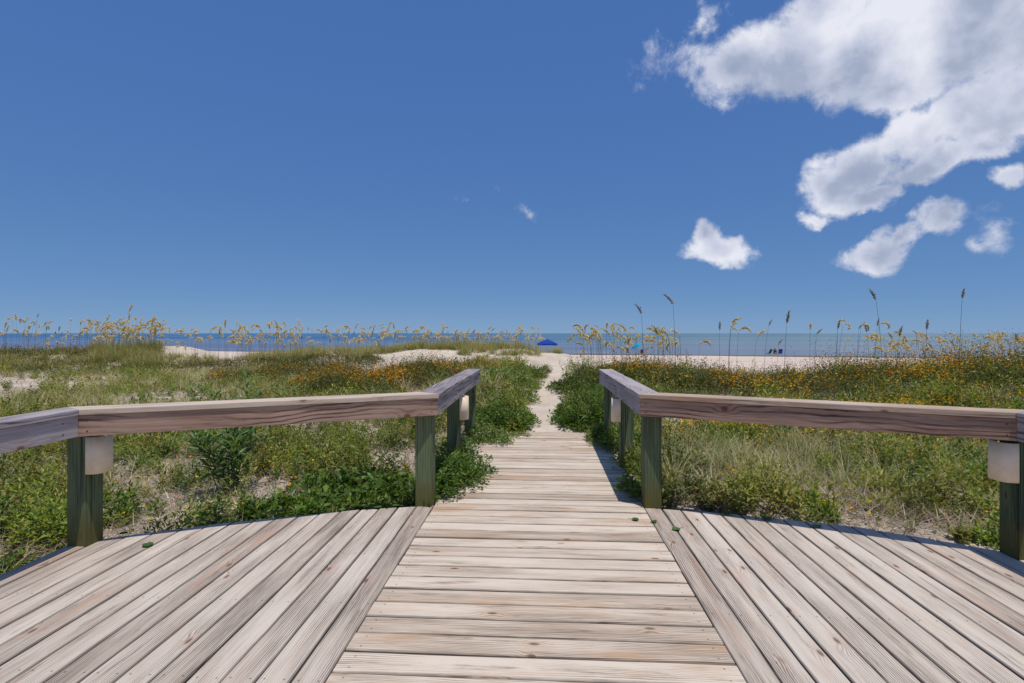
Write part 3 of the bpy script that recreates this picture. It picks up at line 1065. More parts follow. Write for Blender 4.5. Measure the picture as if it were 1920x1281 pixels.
# --- scattered grass
c = Cloud()
for (n, px0, px1, Z0, Z1, L, nb, pal) in ((420, -420, 960, 4, 9, .28, 10, TANGREEN), (3000, -300, 985, 9, 24, .42, 16, TANGREEN), (1900, -300, 985, 9, 22, .40, 14, PALE), (240, -420, 960, 4.2, 9, .34, 12, PALE), (420, 1150, 2350, 4.2, 9, .46, 14, PALE), (800, 1150, 2350, 4.2, 9, .46, 18, BLUEGR),
                                          (500, 1080, 2300, 8, 14, .40, 12, BLUEGR)):
    u, v, Zs = scatter(n, px0, px1, Z0, Z1, 1.4)
    ok = ~blocked(u, v, .05) & (vnoise(u, v, 1.4, 31) > .52) & ~sand_dune(u, v) & ((u < 2) | (v < 14.5))
    u, v, Zs = keep(ok, u, v, Zs)
    tufts(c, u, v, rng.integers(nb // 2, nb * 2, len(u)), L * rng.uniform(.6, 1.3, len(u)), .0048 + .00045 * Zs, pal)
stuff(c, 'dune_grass', M['blade'], 'thin tan and green dune grass scattered across the sand', 'grass')

# --- sea oat grass along the crest
c = Cloud()
for (n, px0, px1, Z0, Z1, L, nb) in ((300, -150, 180, 22, 28, .55, 22), (420, 175, 300, 22, 27.5, .75, 26), (260, 300, 480, 22, 27, .45, 16), (420, 470, 690, 22, 28, .60, 22),
                                     (330, 690, 870, 25.2, 28.5, .60, 20), (330, 860, 1010, 24, 28.5, .62, 22), (150, 985, 1055, 25.5, 28, .45, 16)):
    u, v, Zs = scatter(n, px0, px1, Z0, Z1)
    ok = (vnoise(u, v, 1.3, 41) > .30)
    u, v, Zs = keep(ok, u, v, Zs)
    tufts(c, u, v, rng.integers(nb // 2, nb * 2, len(u)), L * rng.uniform(.6, 1.25, len(u)), .012 + 0 * u, TANGREEN, (.05, .6), (.05, .5), .14)
stuff(c, 'crest_grass', M['blade'], 'tan green sea oat grass along the far dune crest', 'grass')

# --- shrub thickets with orange flowers
def thicket(regions, label, n_leaf, pal, flower_frac, fpal, hscale=1.0):
    c = Cloud()
    for (n, u0, v0, ru, rv, h) in regions:
        u, v = ellipse(n, u0, v0, ru, rv)
        u, v = keep(~blocked(u, v, .12), u, v)
        k = len(u)
        rad = rng.uniform(.22, .5, k)
        hh = h * hscale * rng.uniform(.55, 1.15, k) * (.6 + .8 * vnoise(u, v, .8, 51))
        Zs = np.maximum(4, v)
        lu, lv, lz = clump_leaves(c, u, v, rad, hh, n_leaf, .022 + .0019 * Zs, pal, .40, mixpal=pal)
        u2, v2 = ellipse(n * 3, u0, v0, ru, rv)
        u2, v2 = keep(~blocked(u2, v2, .12), u2, v2)
        sprigs(c, u2, v2, h * hscale * rng.uniform(.5, 1.5, len(u2)) * (.6 + .8 * vnoise(u2, v2, .8, 51)), 11, 1.35 * (.022 + .0019 * np.maximum(4, v2)), pal, .32)
        dens = vnoise(lu, lv, .7, 52) * .6 + vnoise(lu, lv, .25, 53) * .4
        zt = terrain(lu, lv)
        pr = flower_frac * np.clip((dens - .38) * 4, 0, 1.6) * np.clip((lz - zt) / (.55 * h), 0, 1)
        s = rng.random(len(lu)) < pr
        flowers(fl, lu[s], lv[s], lz[s] + rng.uniform(.02, .5 * h * hscale, int(s.sum())), .018 + .0012 * np.maximum(4, lv[s]), fpal)
    return stuff(c, 'shrub_thicket', M['leaf'], label, 'shrubs')


thicket([(520, 5.5, 11.8, 3.6, 1.9, .42), (640, 10.5, 12.2, 4.2, 2.0, .60), (420, 16, 12.5, 4.5, 2.2, .64), (200, 3.0, 12.6, 1.6, 1.8, .42), (160, 7.5, 9.7, 3.5, .8, .25)],
        'dense dark shrub thicket speckled with orange blossom behind the right railing', 75, OLIVE, .19, np.concatenate([ORANGE, YELLOW[:2]]))
thicket([(360, -4.4, 13.6, 2.1, 2.0, .50), (200, -8.4, 17.0, 2.4, 2.4, .40), (160, -2.4, 15, 1.6, 2.2, .36)],
        'olive shrub thicket with orange blossom below the sand ridge left of the path', 75, OLIVE, .22, ORANGE)
thicket([(190, -22.5, 20, 6, 2.2, .30), (170, -26, 23.5, 5, 1.8, .42), (150, -13.5, 20.5, 4.0, 1.8, .30), (110, -9, 21, 2.5, 1.5, .26)],
        'dark green low shrubs in front of the far left dune crest', 60, OLIVE, .03, ORANGE)
thicket([(170, 4.6, 8.1, 1.9, .75, .18), (130, 6.6, 7.4, 1.6, .8, .18), (60, 2.6, 7.6, .9, .6, .18), (70, 5.2, 6.3, 1.2, .5, .14)],
        'sparse low plants thick with yellow flowers just beyond the right railing', 50, GREENS, 1.5, YELLOW, 1.5)
stuff(fl, 'small_blossoms', M['petal'], 'tiny orange and yellow blossoms dotted through the dune plants', 'flowers')


# --- single bushes close to the deck
def bush(name, u0, v0, parts, label, cat, pal, size, nl, aspect=.42, grp=None, stems=10, on_boards=False):
    z0 = float(terrain(np.array([u0]), np.array([v0]))[0])
    t = thing(name, (u0, v0, z0), label, cat, grp)
    c = Cloud()
    for (n, du, dv, ru, rv, h) in parts:
        u, v = ellipse(n, u0 + du, v0 + dv, ru, rv)
        if not on_boards:
            u, v = keep(~blocked(u, v, .0), u, v)
        k = len(u)
        e = 1 - .5 * (((u - u0 - du) / ru) ** 2 + ((v - v0 - dv) / rv) ** 2)
        cz = np.maximum(terrain(u, v), np.where(((np.abs(u) < .99) & (v < 7.48)) | ((np.abs(u) < 3.2) & (v < edge(u))), .004, -9))
        clump_leaves(c, u, v, rng.uniform(.07, .17, k), h * e * rng.uniform(.45, 1.35, k), nl, size * 1.2, pal, aspect, cz=cz)
    V = np.concatenate(c.V) - np.array([[u0, v0, z0]])
    link('foliage', mesh_np('foliage', V, np.concatenate(c.T), np.concatenate(c.C)), M['leaf'], t)
    bm = bmesh.new()
    for q in range(stems):
        n, du, dv, ru, rv, h = random.choice(parts)
        a = random.uniform(0, 6.28)
        r = random.uniform(.1, .9)
        eu, ev = du + r * ru * math.cos(a), dv + r * rv * math.sin(a)
        bar_bm(bm, (eu * .4, ev * .4, -.02), (eu, ev, h * .6), .005, 5, .002)
    link('stems', bm_mesh('stems', bm), M['joist'], t)
    return t


bush('leafy_bush', -.98, 4.95, [(46, 0, -.25, .22, .36, .36), (40, .10, -.05, .30, .55, .26), (24, .02, .75, .20, .45, .40), (10, .26, .55, .22, .5, .08), (16, -.25, -.2, .3, .4, .22)],
     'bright green leafy bush spilling over the left side of the boardwalk', 'bush', LUSH, .034, 75, .40, on_boards=True)
bush('leafy_bush', -.86, 6.9, [(20, .0, .1, .22, .5, .28), (12, .3, -.1, .25, .4, .06), (8, .42, .25, .2, .2, .06)],
     'low trailing vine creeping onto the left boards beside the far railing post', 'vine', GREENS, .032, 60, .42, on_boards=True)
bush('leafy_bush', 1.15, 8.6, [(110, .0, .0, .85, 1.0, .46), (60, -.35, -.75, .50, .40, .36), (80, .45, 1.0, 1.0, 1.1, .48), (34, -.62, -.2, .32, .7, .26)],
     'broad lush green bush right of the sandy path at the boardwalk end', 'bush', LUSH, .040, 85, .40)
bush('leafy_bush', 1.05, 6.55, [(60, .05, .0, .20, .8, .46), (36, -.14, .35, .22, .55, .26), (30, .0, -1.0, .18, .5, .30), (14, -.12, -1.9, .12, .35, .16)],
     'dark green bush growing through the right boardwalk railing', 'bush', GREENS, .034, 75, .40, on_boards=True)
bush('leafy_bush', -.60, 8.25, [(70, .0, .0, .48, .60, .36), (40, .28, -.25, .28, .40, .26), (50, -.3, .9, .6, .8, .4)],
     'glossy green bush left of the sandy path at the boardwalk end', 'bush', LUSH, .038, 80, .40)
bush('leafy_bush', -.35, 11.2, [(70, .0, .0, .36, 1.4, .36), (60, -.6, .4, .6, 1.3, .4), (50, -.1, 2.4, .5, 1.2, .34)],
     'yellow green bush on the slope left of the narrowing path', 'bush', GREENS, .044, 70, .40)
bush('leafy_bush', 1.5, 12.2, [(110, .0, .0, 1.1, 1.6, .44), (60, -.75, -.5, .5, 1.0, .38), (60, .2, 1.9, 1.0, 1.1, .40)],
     'dark olive bush crowning the hump right of the path', 'bush', np.concatenate([OLIVE, GREENS[:3]]), .046, 80, .40)
bush('leafy_bush', .02, 15.4, [(60, .0, .0, .30, 1.3, .34), (50, -.5, .6, .5, 1.3, .34), (30, .25, 1.9, .35, .8, .28)],
     'tan green bush pinching the path from the left where it climbs to the bare sand', 'bush', np.concatenate([GREENS, OLIVE]), .050, 60, .36)
for (u0, v0, ru, rv, n, h, lab) in ((-1.55, 4.62, .42, .26, 40, .20, 'dark leafy vine mat at the deck edge beside the left inner post'),
                                    (-2.12, 4.42, .36, .26, 34, .17, 'lush broad leaved vine mat halfway along the left deck edge'),
                                    (-1.9, 5.1, .55, .35, 40, .22, 'bright green vine mound behind the left deck edge'),
                                    (-3.55, 2.85, .22, .45, 30, .14, 'green vine mat beside the left outer board of the deck')):
    bush('vine_mat', u0, v0, [(n, 0, 0, ru, rv, h), (n // 3, .05, -rv * .75, ru * .9, rv * .4, .06)], lab, 'vine', LUSH, .048, 46, .55, 'vine mats along the deck edge',
         6, on_boards=True)


# --- single grass tufts right and left
def grass_tuft(u0, v0, nb, L, pal, label, W=.0078, grp='grass tufts beyond the railings', lean=(.1, .8), droop=(.1, .6), rad=.07):
    z0 = float(terrain(np.array([u0]), np.array([v0]))[0])
    c = Cloud()
    tufts(c, np.array([0.0]), np.array([0.0]), nb, L, W, pal, lean, droop, rad, cz=0.0, k=5)
    o = c.build('grass_tuft', M['blade'])
    o.location = (u0, v0, z0)
    return tag(o, label, 'grass', grp)


TL = 'arching pale dune grass tuft in the drift beyond the right railing'
for (px, Z, nb, L, lab) in ((1262, 5.0, 70, .55, 'large arching grass tuft against the right inner post'), (1330, 4.75, 46, .42, TL), (1390, 5.4, 60, .55, TL), (1450, 4.65, 60, .50, TL),
                            (1500, 5.3, 50, .50, TL), (1560, 6.0, 60, .55, TL), (1640, 6.4, 60, .60, TL), (1690, 5.0, 60, .46, 'spiky bleached grass tuft on bare sand below the right rail'),
                            (1720, 6.6, 50, .55, TL), (1310, 6.0, 50, .5, TL), (1200, 5.3, 44, .42, 'grass tuft leaning over the right edge of the boardwalk'),
                            (1480, 6.9, 44, .5, TL), (1600, 5.2, 30, .4, TL), (1790, 7.4, 50, .5, TL)):
    u0, v0 = at(px, Z)
    grass_tuft(u0, v0, nb, L, PALE if random.random() < .7 else BLUEGR, lab)
TL2 = 'pale arching dune grass tuft in the drift left of the path'
for (px, Z, nb, L) in ((905, 9.6, 70, .60), (925, 10.5, 70, .6), (945, 11.5, 70, .6), (895, 11.5, 80, .65), (915, 8.8, 60, .5), (960, 13, 60, .55), (880, 13, 80, .6), (935, 14, 80, .6),
                       (980, 15, 60, .5), (850, 14, 70, .6), (820, 12.5, 70, .6), (1005, 16.5, 60, .5), (760, 12, 70, .6), (700, 11.5, 60, .55), (640, 11, 60, .5), (1012, 14.5, 60, .5), (1022, 17.5, 70, .55), (1000, 18.5, 70, .55), (975, 18, 80, .6), (940, 18, 80, .6)):
    u0, v0 = at(px, Z)
    grass_tuft(u0, v0, nb, L, PALE if random.random() < .5 else BLUEGR, TL2, .011)
TL3 = 'arching grass tuft at the rim of the thicket beyond the right railing'
for (px, Z) in ((1072, 15.5), (1088, 17.5), (1066, 13.6), (1240, 11.5), (1290, 12), (1340, 11), (1400, 12), (1180, 13), (1120, 13.5), (1640, 9.5), (1690, 9.8), (1500, 9.2), (1600, 9.0), (1860, 9.5)):
    u0, v0 = at(px, Z)
    grass_tuft(u0, v0, 56, .60, PALE, TL3, .011)


# --- upright plant with lance leaves left of the deck
def lance_plant(px, Z, nst, hgt, label, scale=1.0):
    u0, v0 = at(px, Z)
    z0 = float(terrain(np.array([u0]), np.array([v0]))[0])
    t = thing('lance_leaf_plant', (u0, v0, z0), label, 'plant', 'lance leaved plants by the left railing')
    bms = []
    for q in range(3):
        L, W = .115 * (1 + .15 * (q - 1)), .021
        V = [(0, 0, 0)]
        for tt, ww in ((.2, .75), (.5, 1.0), (.8, .6)):
            zz = -.25 * tt * tt * L * (q + .5) / 1.5
            V += [(L * tt, -W / 2 * ww, zz + .003), (L * tt, 0, zz), (L * tt, W / 2 * ww, zz + .003)]
        V.append((L, 0, -.28 * L * (q + .5) / 1.5))
        Fc = [(0, 1, 2), (0, 2, 3), (1, 4, 5, 2), (2, 5, 6, 3), (4, 7, 8, 5), (5, 8, 9, 6), (7, 10, 8), (8, 10, 9)]
        for cc in range(2):
            me = bpy.data.meshes.new('leaf')
            me.from_pydata(V, [], Fc)
            a_ = me.attributes.new('col', 'FLOAT_COLOR', 'POINT')
            base = np.array([(.085, .165, .040), (.150, .235, .055)][cc])
            a_.data.foreach_set('color', np.tile(np.append(base, 1), len(V)).astype(np.float32))
            me.materials.append(M['leaf'])
            bms.append(me)
    for s in range(nst):
        a = random.uniform(0, 6.283)
        h = hgt * random.uniform(.62, 1.0)
        spread = random.uniform(.12, .62) * h
        r0 = random.uniform(0, .10)
        P0 = Vector((r0 * math.cos(a), r0 * math.sin(a), -.02))
        P1 = Vector((math.cos(a) * (r0 + spread * .4), math.sin(a) * (r0 + spread * .4), h * .55))
        P2 = Vector((math.cos(a) * (r0 + spread), math.sin(a) * (r0 + spread), h))
        bm = bmesh.new()
        bar_bm(bm, P0, P1, .006, 5, .004)
        bar_bm(bm, P1, P2, .004, 5, .002)
        link('stem', bm_mesh('stem', bm), M['joist'], t)
        nlv = int(17 + 8 * random.random())
        for k in range(nlv):
            f = .22 + .78 * (k / (nlv - 1)) ** .8
            p = P0.lerp(P1, f / .55) if f < .55 else P1.lerp(P2, (f - .55) / .45)
            o = link('leaf', random.choice(bms), None, t)
            o.location = p
            tilt = random.uniform(.1, .75) + .35 * f
            o.rotation_euler = (random.uniform(-.4, .4), -tilt, k * 2.4 + random.uniform(-.4, .4))
            o.scale = (scale * random.uniform(.75, 1.25),) * 3
    return t


lance_plant(432, 5.05, 15, .80, 'tall dark green plant with lance leaves below the middle of the left rail', 1.45)
lance_plant(478, 6.6, 5, 1.06, 'dark lance leaved plant whose tips rise above the left rail', 1.7)

# --- fallen and creeping leaves on the boards
LEAF_SPOTS = [(277, 1024, .065, 'single green leaf lying on the left deck boards'), (231, 1003, .05, 'small green leaf sprouting at the deck edge beside the left corner post'),
              (1191, 976, .05, 'upper of the two vine leaves on the boards beside the right inner post'), (1268, 994, .058, 'curled vine leaf lying alone right of the boardwalk joint'),
              (1226, 980, .045, 'small vine leaf on the joint between boardwalk and right deck boards'), (1362, 966, .05, 'green leaf poking over the right deck edge nearest the inner post'),
              (1438, 974, .07, 'large round green leaf at the middle of the right deck edge'), (1532, 989, .062, 'round green leaf on the right deck edge farthest from the boardwalk'),
              (708, 953, .06, 'pale green vine leaf hanging over the left deck edge'), (742, 950, .05, 'small vine leaf on the left deck edge close to the inner post')]
for (px, py, s, lab) in LEAF_SPOTS:
    Z = CAM_H * F_PX / (py - HOR)
    u0, v0 = at(px, Z)
    V, Fc = [(0, 0, .004)], []
    n = 14
    for i in range(n):
        a = 2 * math.pi * i / n
        r = s * (1 - .28 * (abs(math.sin(a / 2 + math.pi / 2)) ** 12)) * (1 + .12 * math.cos(a))
        V.append((r * math.cos(a) * .62, r * math.sin(a) * .5, .002 + .010 * abs(math.sin(a)) + .004 * math.cos(a) ** 2))
    for i in range(n):
        Fc.append((0, 1 + i, 1 + (i + 1) % n))
    V2 = [(x, y, z - .0015) for x, y, z in V]
    Fc += [tuple(q + n + 1 for q in f[::-1]) for f in Fc]
    for i in range(n):
        a, b = 1 + i, 1 + (i + 1) % n
        Fc.append((a, a + n + 1, b + n + 1, b))
    me = bpy.data.meshes.new('leaf_blade')
    me.from_pydata(V + V2, [], Fc)
    a_ = me.attributes.new('col', 'FLOAT_COLOR', 'POINT')
    a_.data.foreach_set('color', np.tile(np.append(np.array((.075, .16, .02)) * random.uniform(.8, 1.4), 1), len(V) * 2).astype(np.float32))
    t = thing('vine_leaf', (u0, v0, 0.003), lab, 'leaf', 'loose leaves on the boards', random.uniform(0, 6.28))
    link('leaf_blade', me, M['leaf'], t)
    bar('leaf_stalk', (-s * .45, 0, .005), (-s * 1.2, s * .2, .002), .0016, M['joist'], t, 5)


# ------------------------------------------------------------------ sea oats
def oat_variant(seed, droop, pal):
    r = np.random.default_rng(seed)
    # stem: unit height 1, bending gently along +X
    c = Cloud()
    k = 9
    bend = r.uniform(.02, .10)
    pts = [np.array((bend * t ** 2.2, 0, t)) for t in np.linspace(0, 1, k)]
    V, T = [], []
    for i, p in enumerate(pts):
        rad = .0042 * (1 - .55 * i / (k - 1))
        for q in range(3):
            V.append(p + rad * np.array((math.cos(q * 2.094), math.sin(q * 2.094), 0)))
    for i in range(k - 1):
        for q in range(3):
            a, b = i * 3 + q, i * 3 + (q + 1) % 3
            T += [(a, b, b + 3), (a, b + 3, a + 3)]
    stem = mesh_np('stem', np.array(V), np.array(T), np.tile(np.array((.17, .145, .06)), (len(V), 1)))
    stem.materials.append(M['blade'])
    # drooping head
    c = Cloud()
    L = .36
    top = pts[-1]
    d = np.array((bend * 2.2, 0, 1.0))
    ang = math.atan2(d[0], d[2])
    p = top.copy()
    P, D = [], []
    n = 30
    for i in range(n):
        ang += droop / n * 1.6
        step = np.array((math.sin(ang), 0, math.cos(ang)))
        p = p + step * L / n
        P.append(p.copy())
        D.append(step)
    for i in range(2, n):
        w = math.sin(math.pi * (i / n) ** .8) * .9 + .25
        for q in range(5):
            sidev = np.array((0, math.cos(q * 2.1 + i), .0)) * .5 + r.normal(0, .5, 3)
            dr = D[i] * .55 + sidev * .6 + np.array((.25 * min(1, droop), 0, -.45 * min(1.0, droop + .15)))
            ln = .046 * w * r.uniform(.7, 1.3)
            leaves(c, (P[i] - top + r.normal(0, .007, 3))[None], dr[None], np.array([ln]), np.array([ln * .48]), pick(pal, 1, .15), .1, .6)
    hv = mesh_np('seed_head', np.concatenate(c.V), np.concatenate(c.T), np.concatenate(c.C))
    hv.materials.append(M['oat'])
    # basal blades
    c = Cloud()
    tufts(c, np.array([0.0]), np.array([0.0]), 7, .38, .007, TANGREEN, (.1, .6), (.1, .6), .03, cz=0.0)
    bv = mesh_np('leaf_blades', np.concatenate(c.V), np.concatenate(c.T), np.concatenate(c.C))
    bv.materials.append(M['blade'])
    return stem, hv, bv, tuple(top)


GOLD = np.array([(.68, .55, .34), (.74, .63, .44), (.60, .46, .27), (.80, .70, .53)])
DUSK = np.array([(.30, .24, .14), (.40, .32, .19), (.24, .19, .12)])
VAR_G = [oat_variant(900 + i, .5 + .35 * i, GOLD) for i in range(7)]
VAR_D = [oat_variant(950 + i, .15 + .2 * i, DUSK) for i in range(4)]


def sea_oat(px, Z, ytop, label, var, az, group):
    u0, v0 = at(px, Z)
    z0 = float(terrain(np.array([u0]), np.array([v0]))[0])
    h = max(.55, zpix(ytop, Z) - z0 - (.22 if Z > 20 else .14))
    t = thing('sea_oat', (u0, v0, z0 - .02), label, 'sea oat', group, az)
    t.scale = (max(.9, min(1.35, h)),) * 2 + (h,)
    for nm, me in zip(('stem', 'seed_head', 'leaf_blades'), var[:3]):
        o = link(nm, me, None, t)
        if nm == 'seed_head':       # undo the stalk's stretch so that heads keep their shape
            hs = random.uniform(.8, 1.2) * ((1.45 if Z > 20 else 1.0) if var in VAR_G else .72)
            o.location = var[3]
            o.scale = (hs / t.scale[0], hs / t.scale[1], hs / t.scale[2])
    # keep heads from stretching on tall stalks
    return t


GRP = [  # label stem, n, px range, Z range, top y range, golden share, lean azimuth
    ('sea oat in the loose row at the far left of the skyline', 24, (-20, 172), (23, 28), (584, 634), .55, 0.3),
    ('sea oat in the dense clump on the left grassy mound', 48, (170, 300), (24.5, 27.5), (590, 640), .95, 0.1),
    ('sea oat in the gap just right of the left grassy mound', 14, (300, 442), (23.5, 27), (605, 645), .9, 0.0),
    ('sea oat in the drift above the middle of the left rail', 32, (442, 570), (24, 28), (598, 640), .85, 2.9),
    ('sea oat on the crest left of the bare sand ridge', 28, (570, 760), (24.5, 28), (598, 645), .75, 0.2),
    ('sea oat on the crest behind the bare sand ridge', 34, (755, 1010), (25, 28), (608, 648), .85, 0.3),
    ('tall sea oat in the clump right of the blue beach tent', 46, (1085, 1285), (12.5, 16.5), (596, 650), .85, 2.9),
    ('lone slender sea oat above the right thicket', 20, (1290, 1640), (12, 15), (585, 648), .6, 0.3),
    ('golden sea oat above the thicket at the right edge', 44, (1640, 1935), (14, 17), (616, 655), .9, 2.7),
]
for lab, n, pxr, Zr, yr, gold, az0 in GRP:
    for q in range(n):
        px = random.uniform(*pxr)
        Z = random.uniform(*Zr)
        var = random.choice(VAR_G) if random.random() < gold else random.choice(VAR_D)
        look = 'dark headed' if var in VAR_D else ('upright' if VAR_G.index(var) < 2 else 'nodding' if VAR_G.index(var) < 5 else 'strongly drooping')
        sea_oat(px, Z, random.uniform(*yr) * .6 + .4 * random.uniform(*yr), look + ' ' + lab, var, az0 + random.gauss(0, .7), lab.replace('sea oat', 'sea oats', 1))
# the mass of further stalks behind them, too many to tell apart
c = Cloud()


def arrays(me):
    V = np.zeros(len(me.vertices) * 3, dtype=np.float32)
    me.vertices.foreach_get('co', V)
    T = np.zeros(len(me.loops), dtype=np.int32)
    me.loops.foreach_get('vertex_index', T)
    C = np.zeros(len(me.vertices) * 4, dtype=np.float32)
    me.attributes['col'].data.foreach_get('color', C)
    return V.reshape(-1, 3), T.reshape(-1, 3), C.reshape(-1, 4)[:, :3]


ARR = [(arrays(v_[0]), arrays(v_[1]), np.array(v_[3])) for v_ in VAR_G]
for n, pxr, Zr, yr, az0 in ((40, (-40, 175), (24, 29), (592, 640), .3), (95, (165, 305), (25, 29), (594, 640), .1), (22, (300, 445), (24, 28), (612, 648), .1), (60, (440, 570), (25, 29), (602, 642), 2.6),
                            (50, (570, 760), (25, 29), (604, 646), .3), (70, (755, 1010), (25.5, 29), (610, 648), .3), (45, (1085, 1285), (13.5, 17.5), (602, 650), 2.8), (60, (1640, 1960), (15, 18), (620, 656), 2.7)):
    for q in range(n):
        Z = random.uniform(*Zr)
        u0, v0 = at(random.uniform(*pxr), Z)
        z0 = float(terrain(np.array([u0]), np.array([v0]))[0])
        h = max(.5, zpix(random.uniform(*yr), Z) - z0 - .2)
        a_ = az0 + random.gauss(0, .8)
        Rm = np.array([[math.cos(a_), -math.sin(a_), 0], [math.sin(a_), math.cos(a_), 0], [0, 0, 1]])
        (sv, st, sc_), (hv, ht, hc), tip = random.choice(ARR)
        hs = random.uniform(.8, 1.2) * (1.35 if Z > 20 else .95)
        S = np.array([1.0, 1.0, h])
        o_ = np.array([u0, v0, z0 - .02])
        c.add((sv * S) @ Rm.T + o_, st, sc_)
        c.add((hv * hs + tip * S) @ Rm.T + o_, ht, hc)
stuff(c, 'sea_oat_mass', M['oat'], 'mass of pale sea oat stalks thickening the clumps along the dune crest', 'sea oats')
for (px, Z, y, lab, vi, az) in ((1208, 9.5, 575, 'very tall thin sea oat with a dark head left of the tallest pair', 2, 3.1), (1268, 9.0, 556, 'tallest bent sea oat leaning left above the right boardwalk rail', 3, 3.1),
                                (1798, 8.8, 545, 'tallest upright sea oat near the right edge', 0, .2), (1656, 9.2, 548, 'tall faint sea oat left of the golden drift', 1, 3.0),
                                (1735, 10, 606, 'short dark headed sea oat among the golden drift', 0, .6), (1680, 10, 618, 'dark headed sea oat beside the tall faint one', 1, .5),
                                (1470, 10, 594, 'dark headed sea oat by the people on the beach', 0, .3), (240, 24, 578, 'tallest pale sea oat standing on the left mound', 0, .1)):
    sea_oat(px, Z, y, lab, VAR_D[vi] if px != 240 else VAR_G[0], az, 'lone tall sea oats')


# ------------------------------------------------------------------ beach things
def gz(u, v):
    return float(terrain(np.array([u]), np.array([v]))[0])


def beach_tent():
    u, v = at(1026, 92)
    t = thing('canopy_tent', (u, v, gz(u, v)), 'blue pop up canopy tent on the beach beyond the sand ridge', 'tent', None, .15)
    h, H, w = 1.95, 2.75, 1.5
    for sx in (-1, 1):
        for sy in (-1, 1):
            bar('leg', (sx * w, sy * w, -.05), (sx * w * .97, sy * w * .97, h + .05), .028, M['pole'], t)
    bm = bmesh.new()
    ov = 1.56
    c4 = [bm.verts.new((a * ov, b * ov, h)) for a, b in ((-1, -1), (1, -1), (1, 1), (-1, 1))]
    m4 = [bm.verts.new((a * .72, b * .72, h + .48)) for a, b in ((-1, -1), (1, -1), (1, 1), (-1, 1))]
    ap = bm.verts.new((0, 0, H))
    for i in range(4):
        bm.faces.new((c4[i], c4[(i + 1) % 4], m4[(i + 1) % 4], m4[i]))
        bm.faces.new((m4[i], m4[(i + 1) % 4], ap))
    cn = link('canopy', bm_mesh('canopy', bm), M['tent'], t)
    sm = cn.modifiers.new('thickness', 'SOLIDIFY')
    sm.thickness = .012
    for i, (a, b) in enumerate(((0, -1), (1, 0), (0, 1), (-1, 0))):
        bm = bmesh.new()
        n = 12
        for q in range(n):
            xs = [(-1 + 2 * (q + e) / n) * ov for e in (0, 1)]
            vs = []
            for xx, zz in ((xs[0], h + .005), (xs[1], h + .005), (xs[1], h - .27), ((xs[0] + xs[1]) / 2, h - .30), (xs[0], h - .27)):
                vs.append(bm.verts.new((xx if a == 0 else a * (ov + .002), b * (ov + .002) if a == 0 else xx, zz)))
            bm.faces.new(vs)
        bmesh.ops.remove_doubles(bm, verts=bm.verts, dist=.001)
        vl = link('valance', bm_mesh('valance', bm), M['tent'], cn)
        sm = vl.modifiers.new('thickness', 'SOLIDIFY')
        sm.thickness = .008
    for (p, q) in (((-w, -w, h - .1), (0, -w, h - .55)), ((0, -w, h - .55), (w, -w, h - .1)), ((-w, -w, h - .55), (0, -w, h - .1)), ((0, -w, h - .1), (w, -w, h - .55)),
                   ((w, -w, h - .1), (w, 0, h - .55)), ((w, 0, h - .55), (w, w, h - .1)), ((-w, -w, h - .1), (-w, 0, h - .55)), ((-w, 0, h - .55), (-w, w, h - .1))):
        bar('truss_bar', p, q, .016, M['pole'], t)


beach_tent()


def beach_umbrella():
    u, v = at(1199, 97)
    t = thing('beach_umbrella', (u, v, gz(u, v)), 'turquoise beach umbrella tilted to one side near the waterline', 'umbrella', None, 0)
    t.rotation_euler = (R(8), R(-22), 0)
    bar('pole', (0, 0, -.3), (0, 0, 2.05), .02, M['pole'], t)
    n, rr = 8, 1.02
    bm = bmesh.new()
    rings = []
    for f, hz in ((.02, 2.10), (.4, 2.0), (.75, 1.80), (1.0, 1.55)):
        rings.append([bm.verts.new((rr * f * (1 if i % 2 == 0 else .93 if f == 1 else .97) * math.cos(math.pi * i / n), rr * f * (1 if i % 2 == 0 else .93 if f == 1 else .97) * math.sin(math.pi * i / n),
                                    hz + (.05 if (i % 2 and f == 1.0) else 0))) for i in range(2 * n)])
    for a, b in zip(rings[:-1], rings[1:]):
        for i in range(2 * n):
            bm.faces.new((a[i], a[(i + 1) % (2 * n)], b[(i + 1) % (2 * n)], b[i]))
    bm.faces.new(rings[0])
    cn = link('canopy', bm_mesh('canopy', bm), M['teal'], t)
    sm = cn.modifiers.new('thickness', 'SOLIDIFY')
    sm.thickness = .01
    for i in range(n):
        a = 2 * math.pi * i / n
        bar('rib', (.02 * math.cos(a), .02 * math.sin(a), 2.07), (.98 * math.cos(a), .98 * math.sin(a), 1.54), .006, M['pole'], t, 5)
    bm = bmesh.new()
    bar_bm(bm, (0, 0, 2.05), (0, 0, 2.22), .022, 8, .008)
    link('finial', bm_mesh('finial', bm), M['pole'], t)


beach_umbrella()


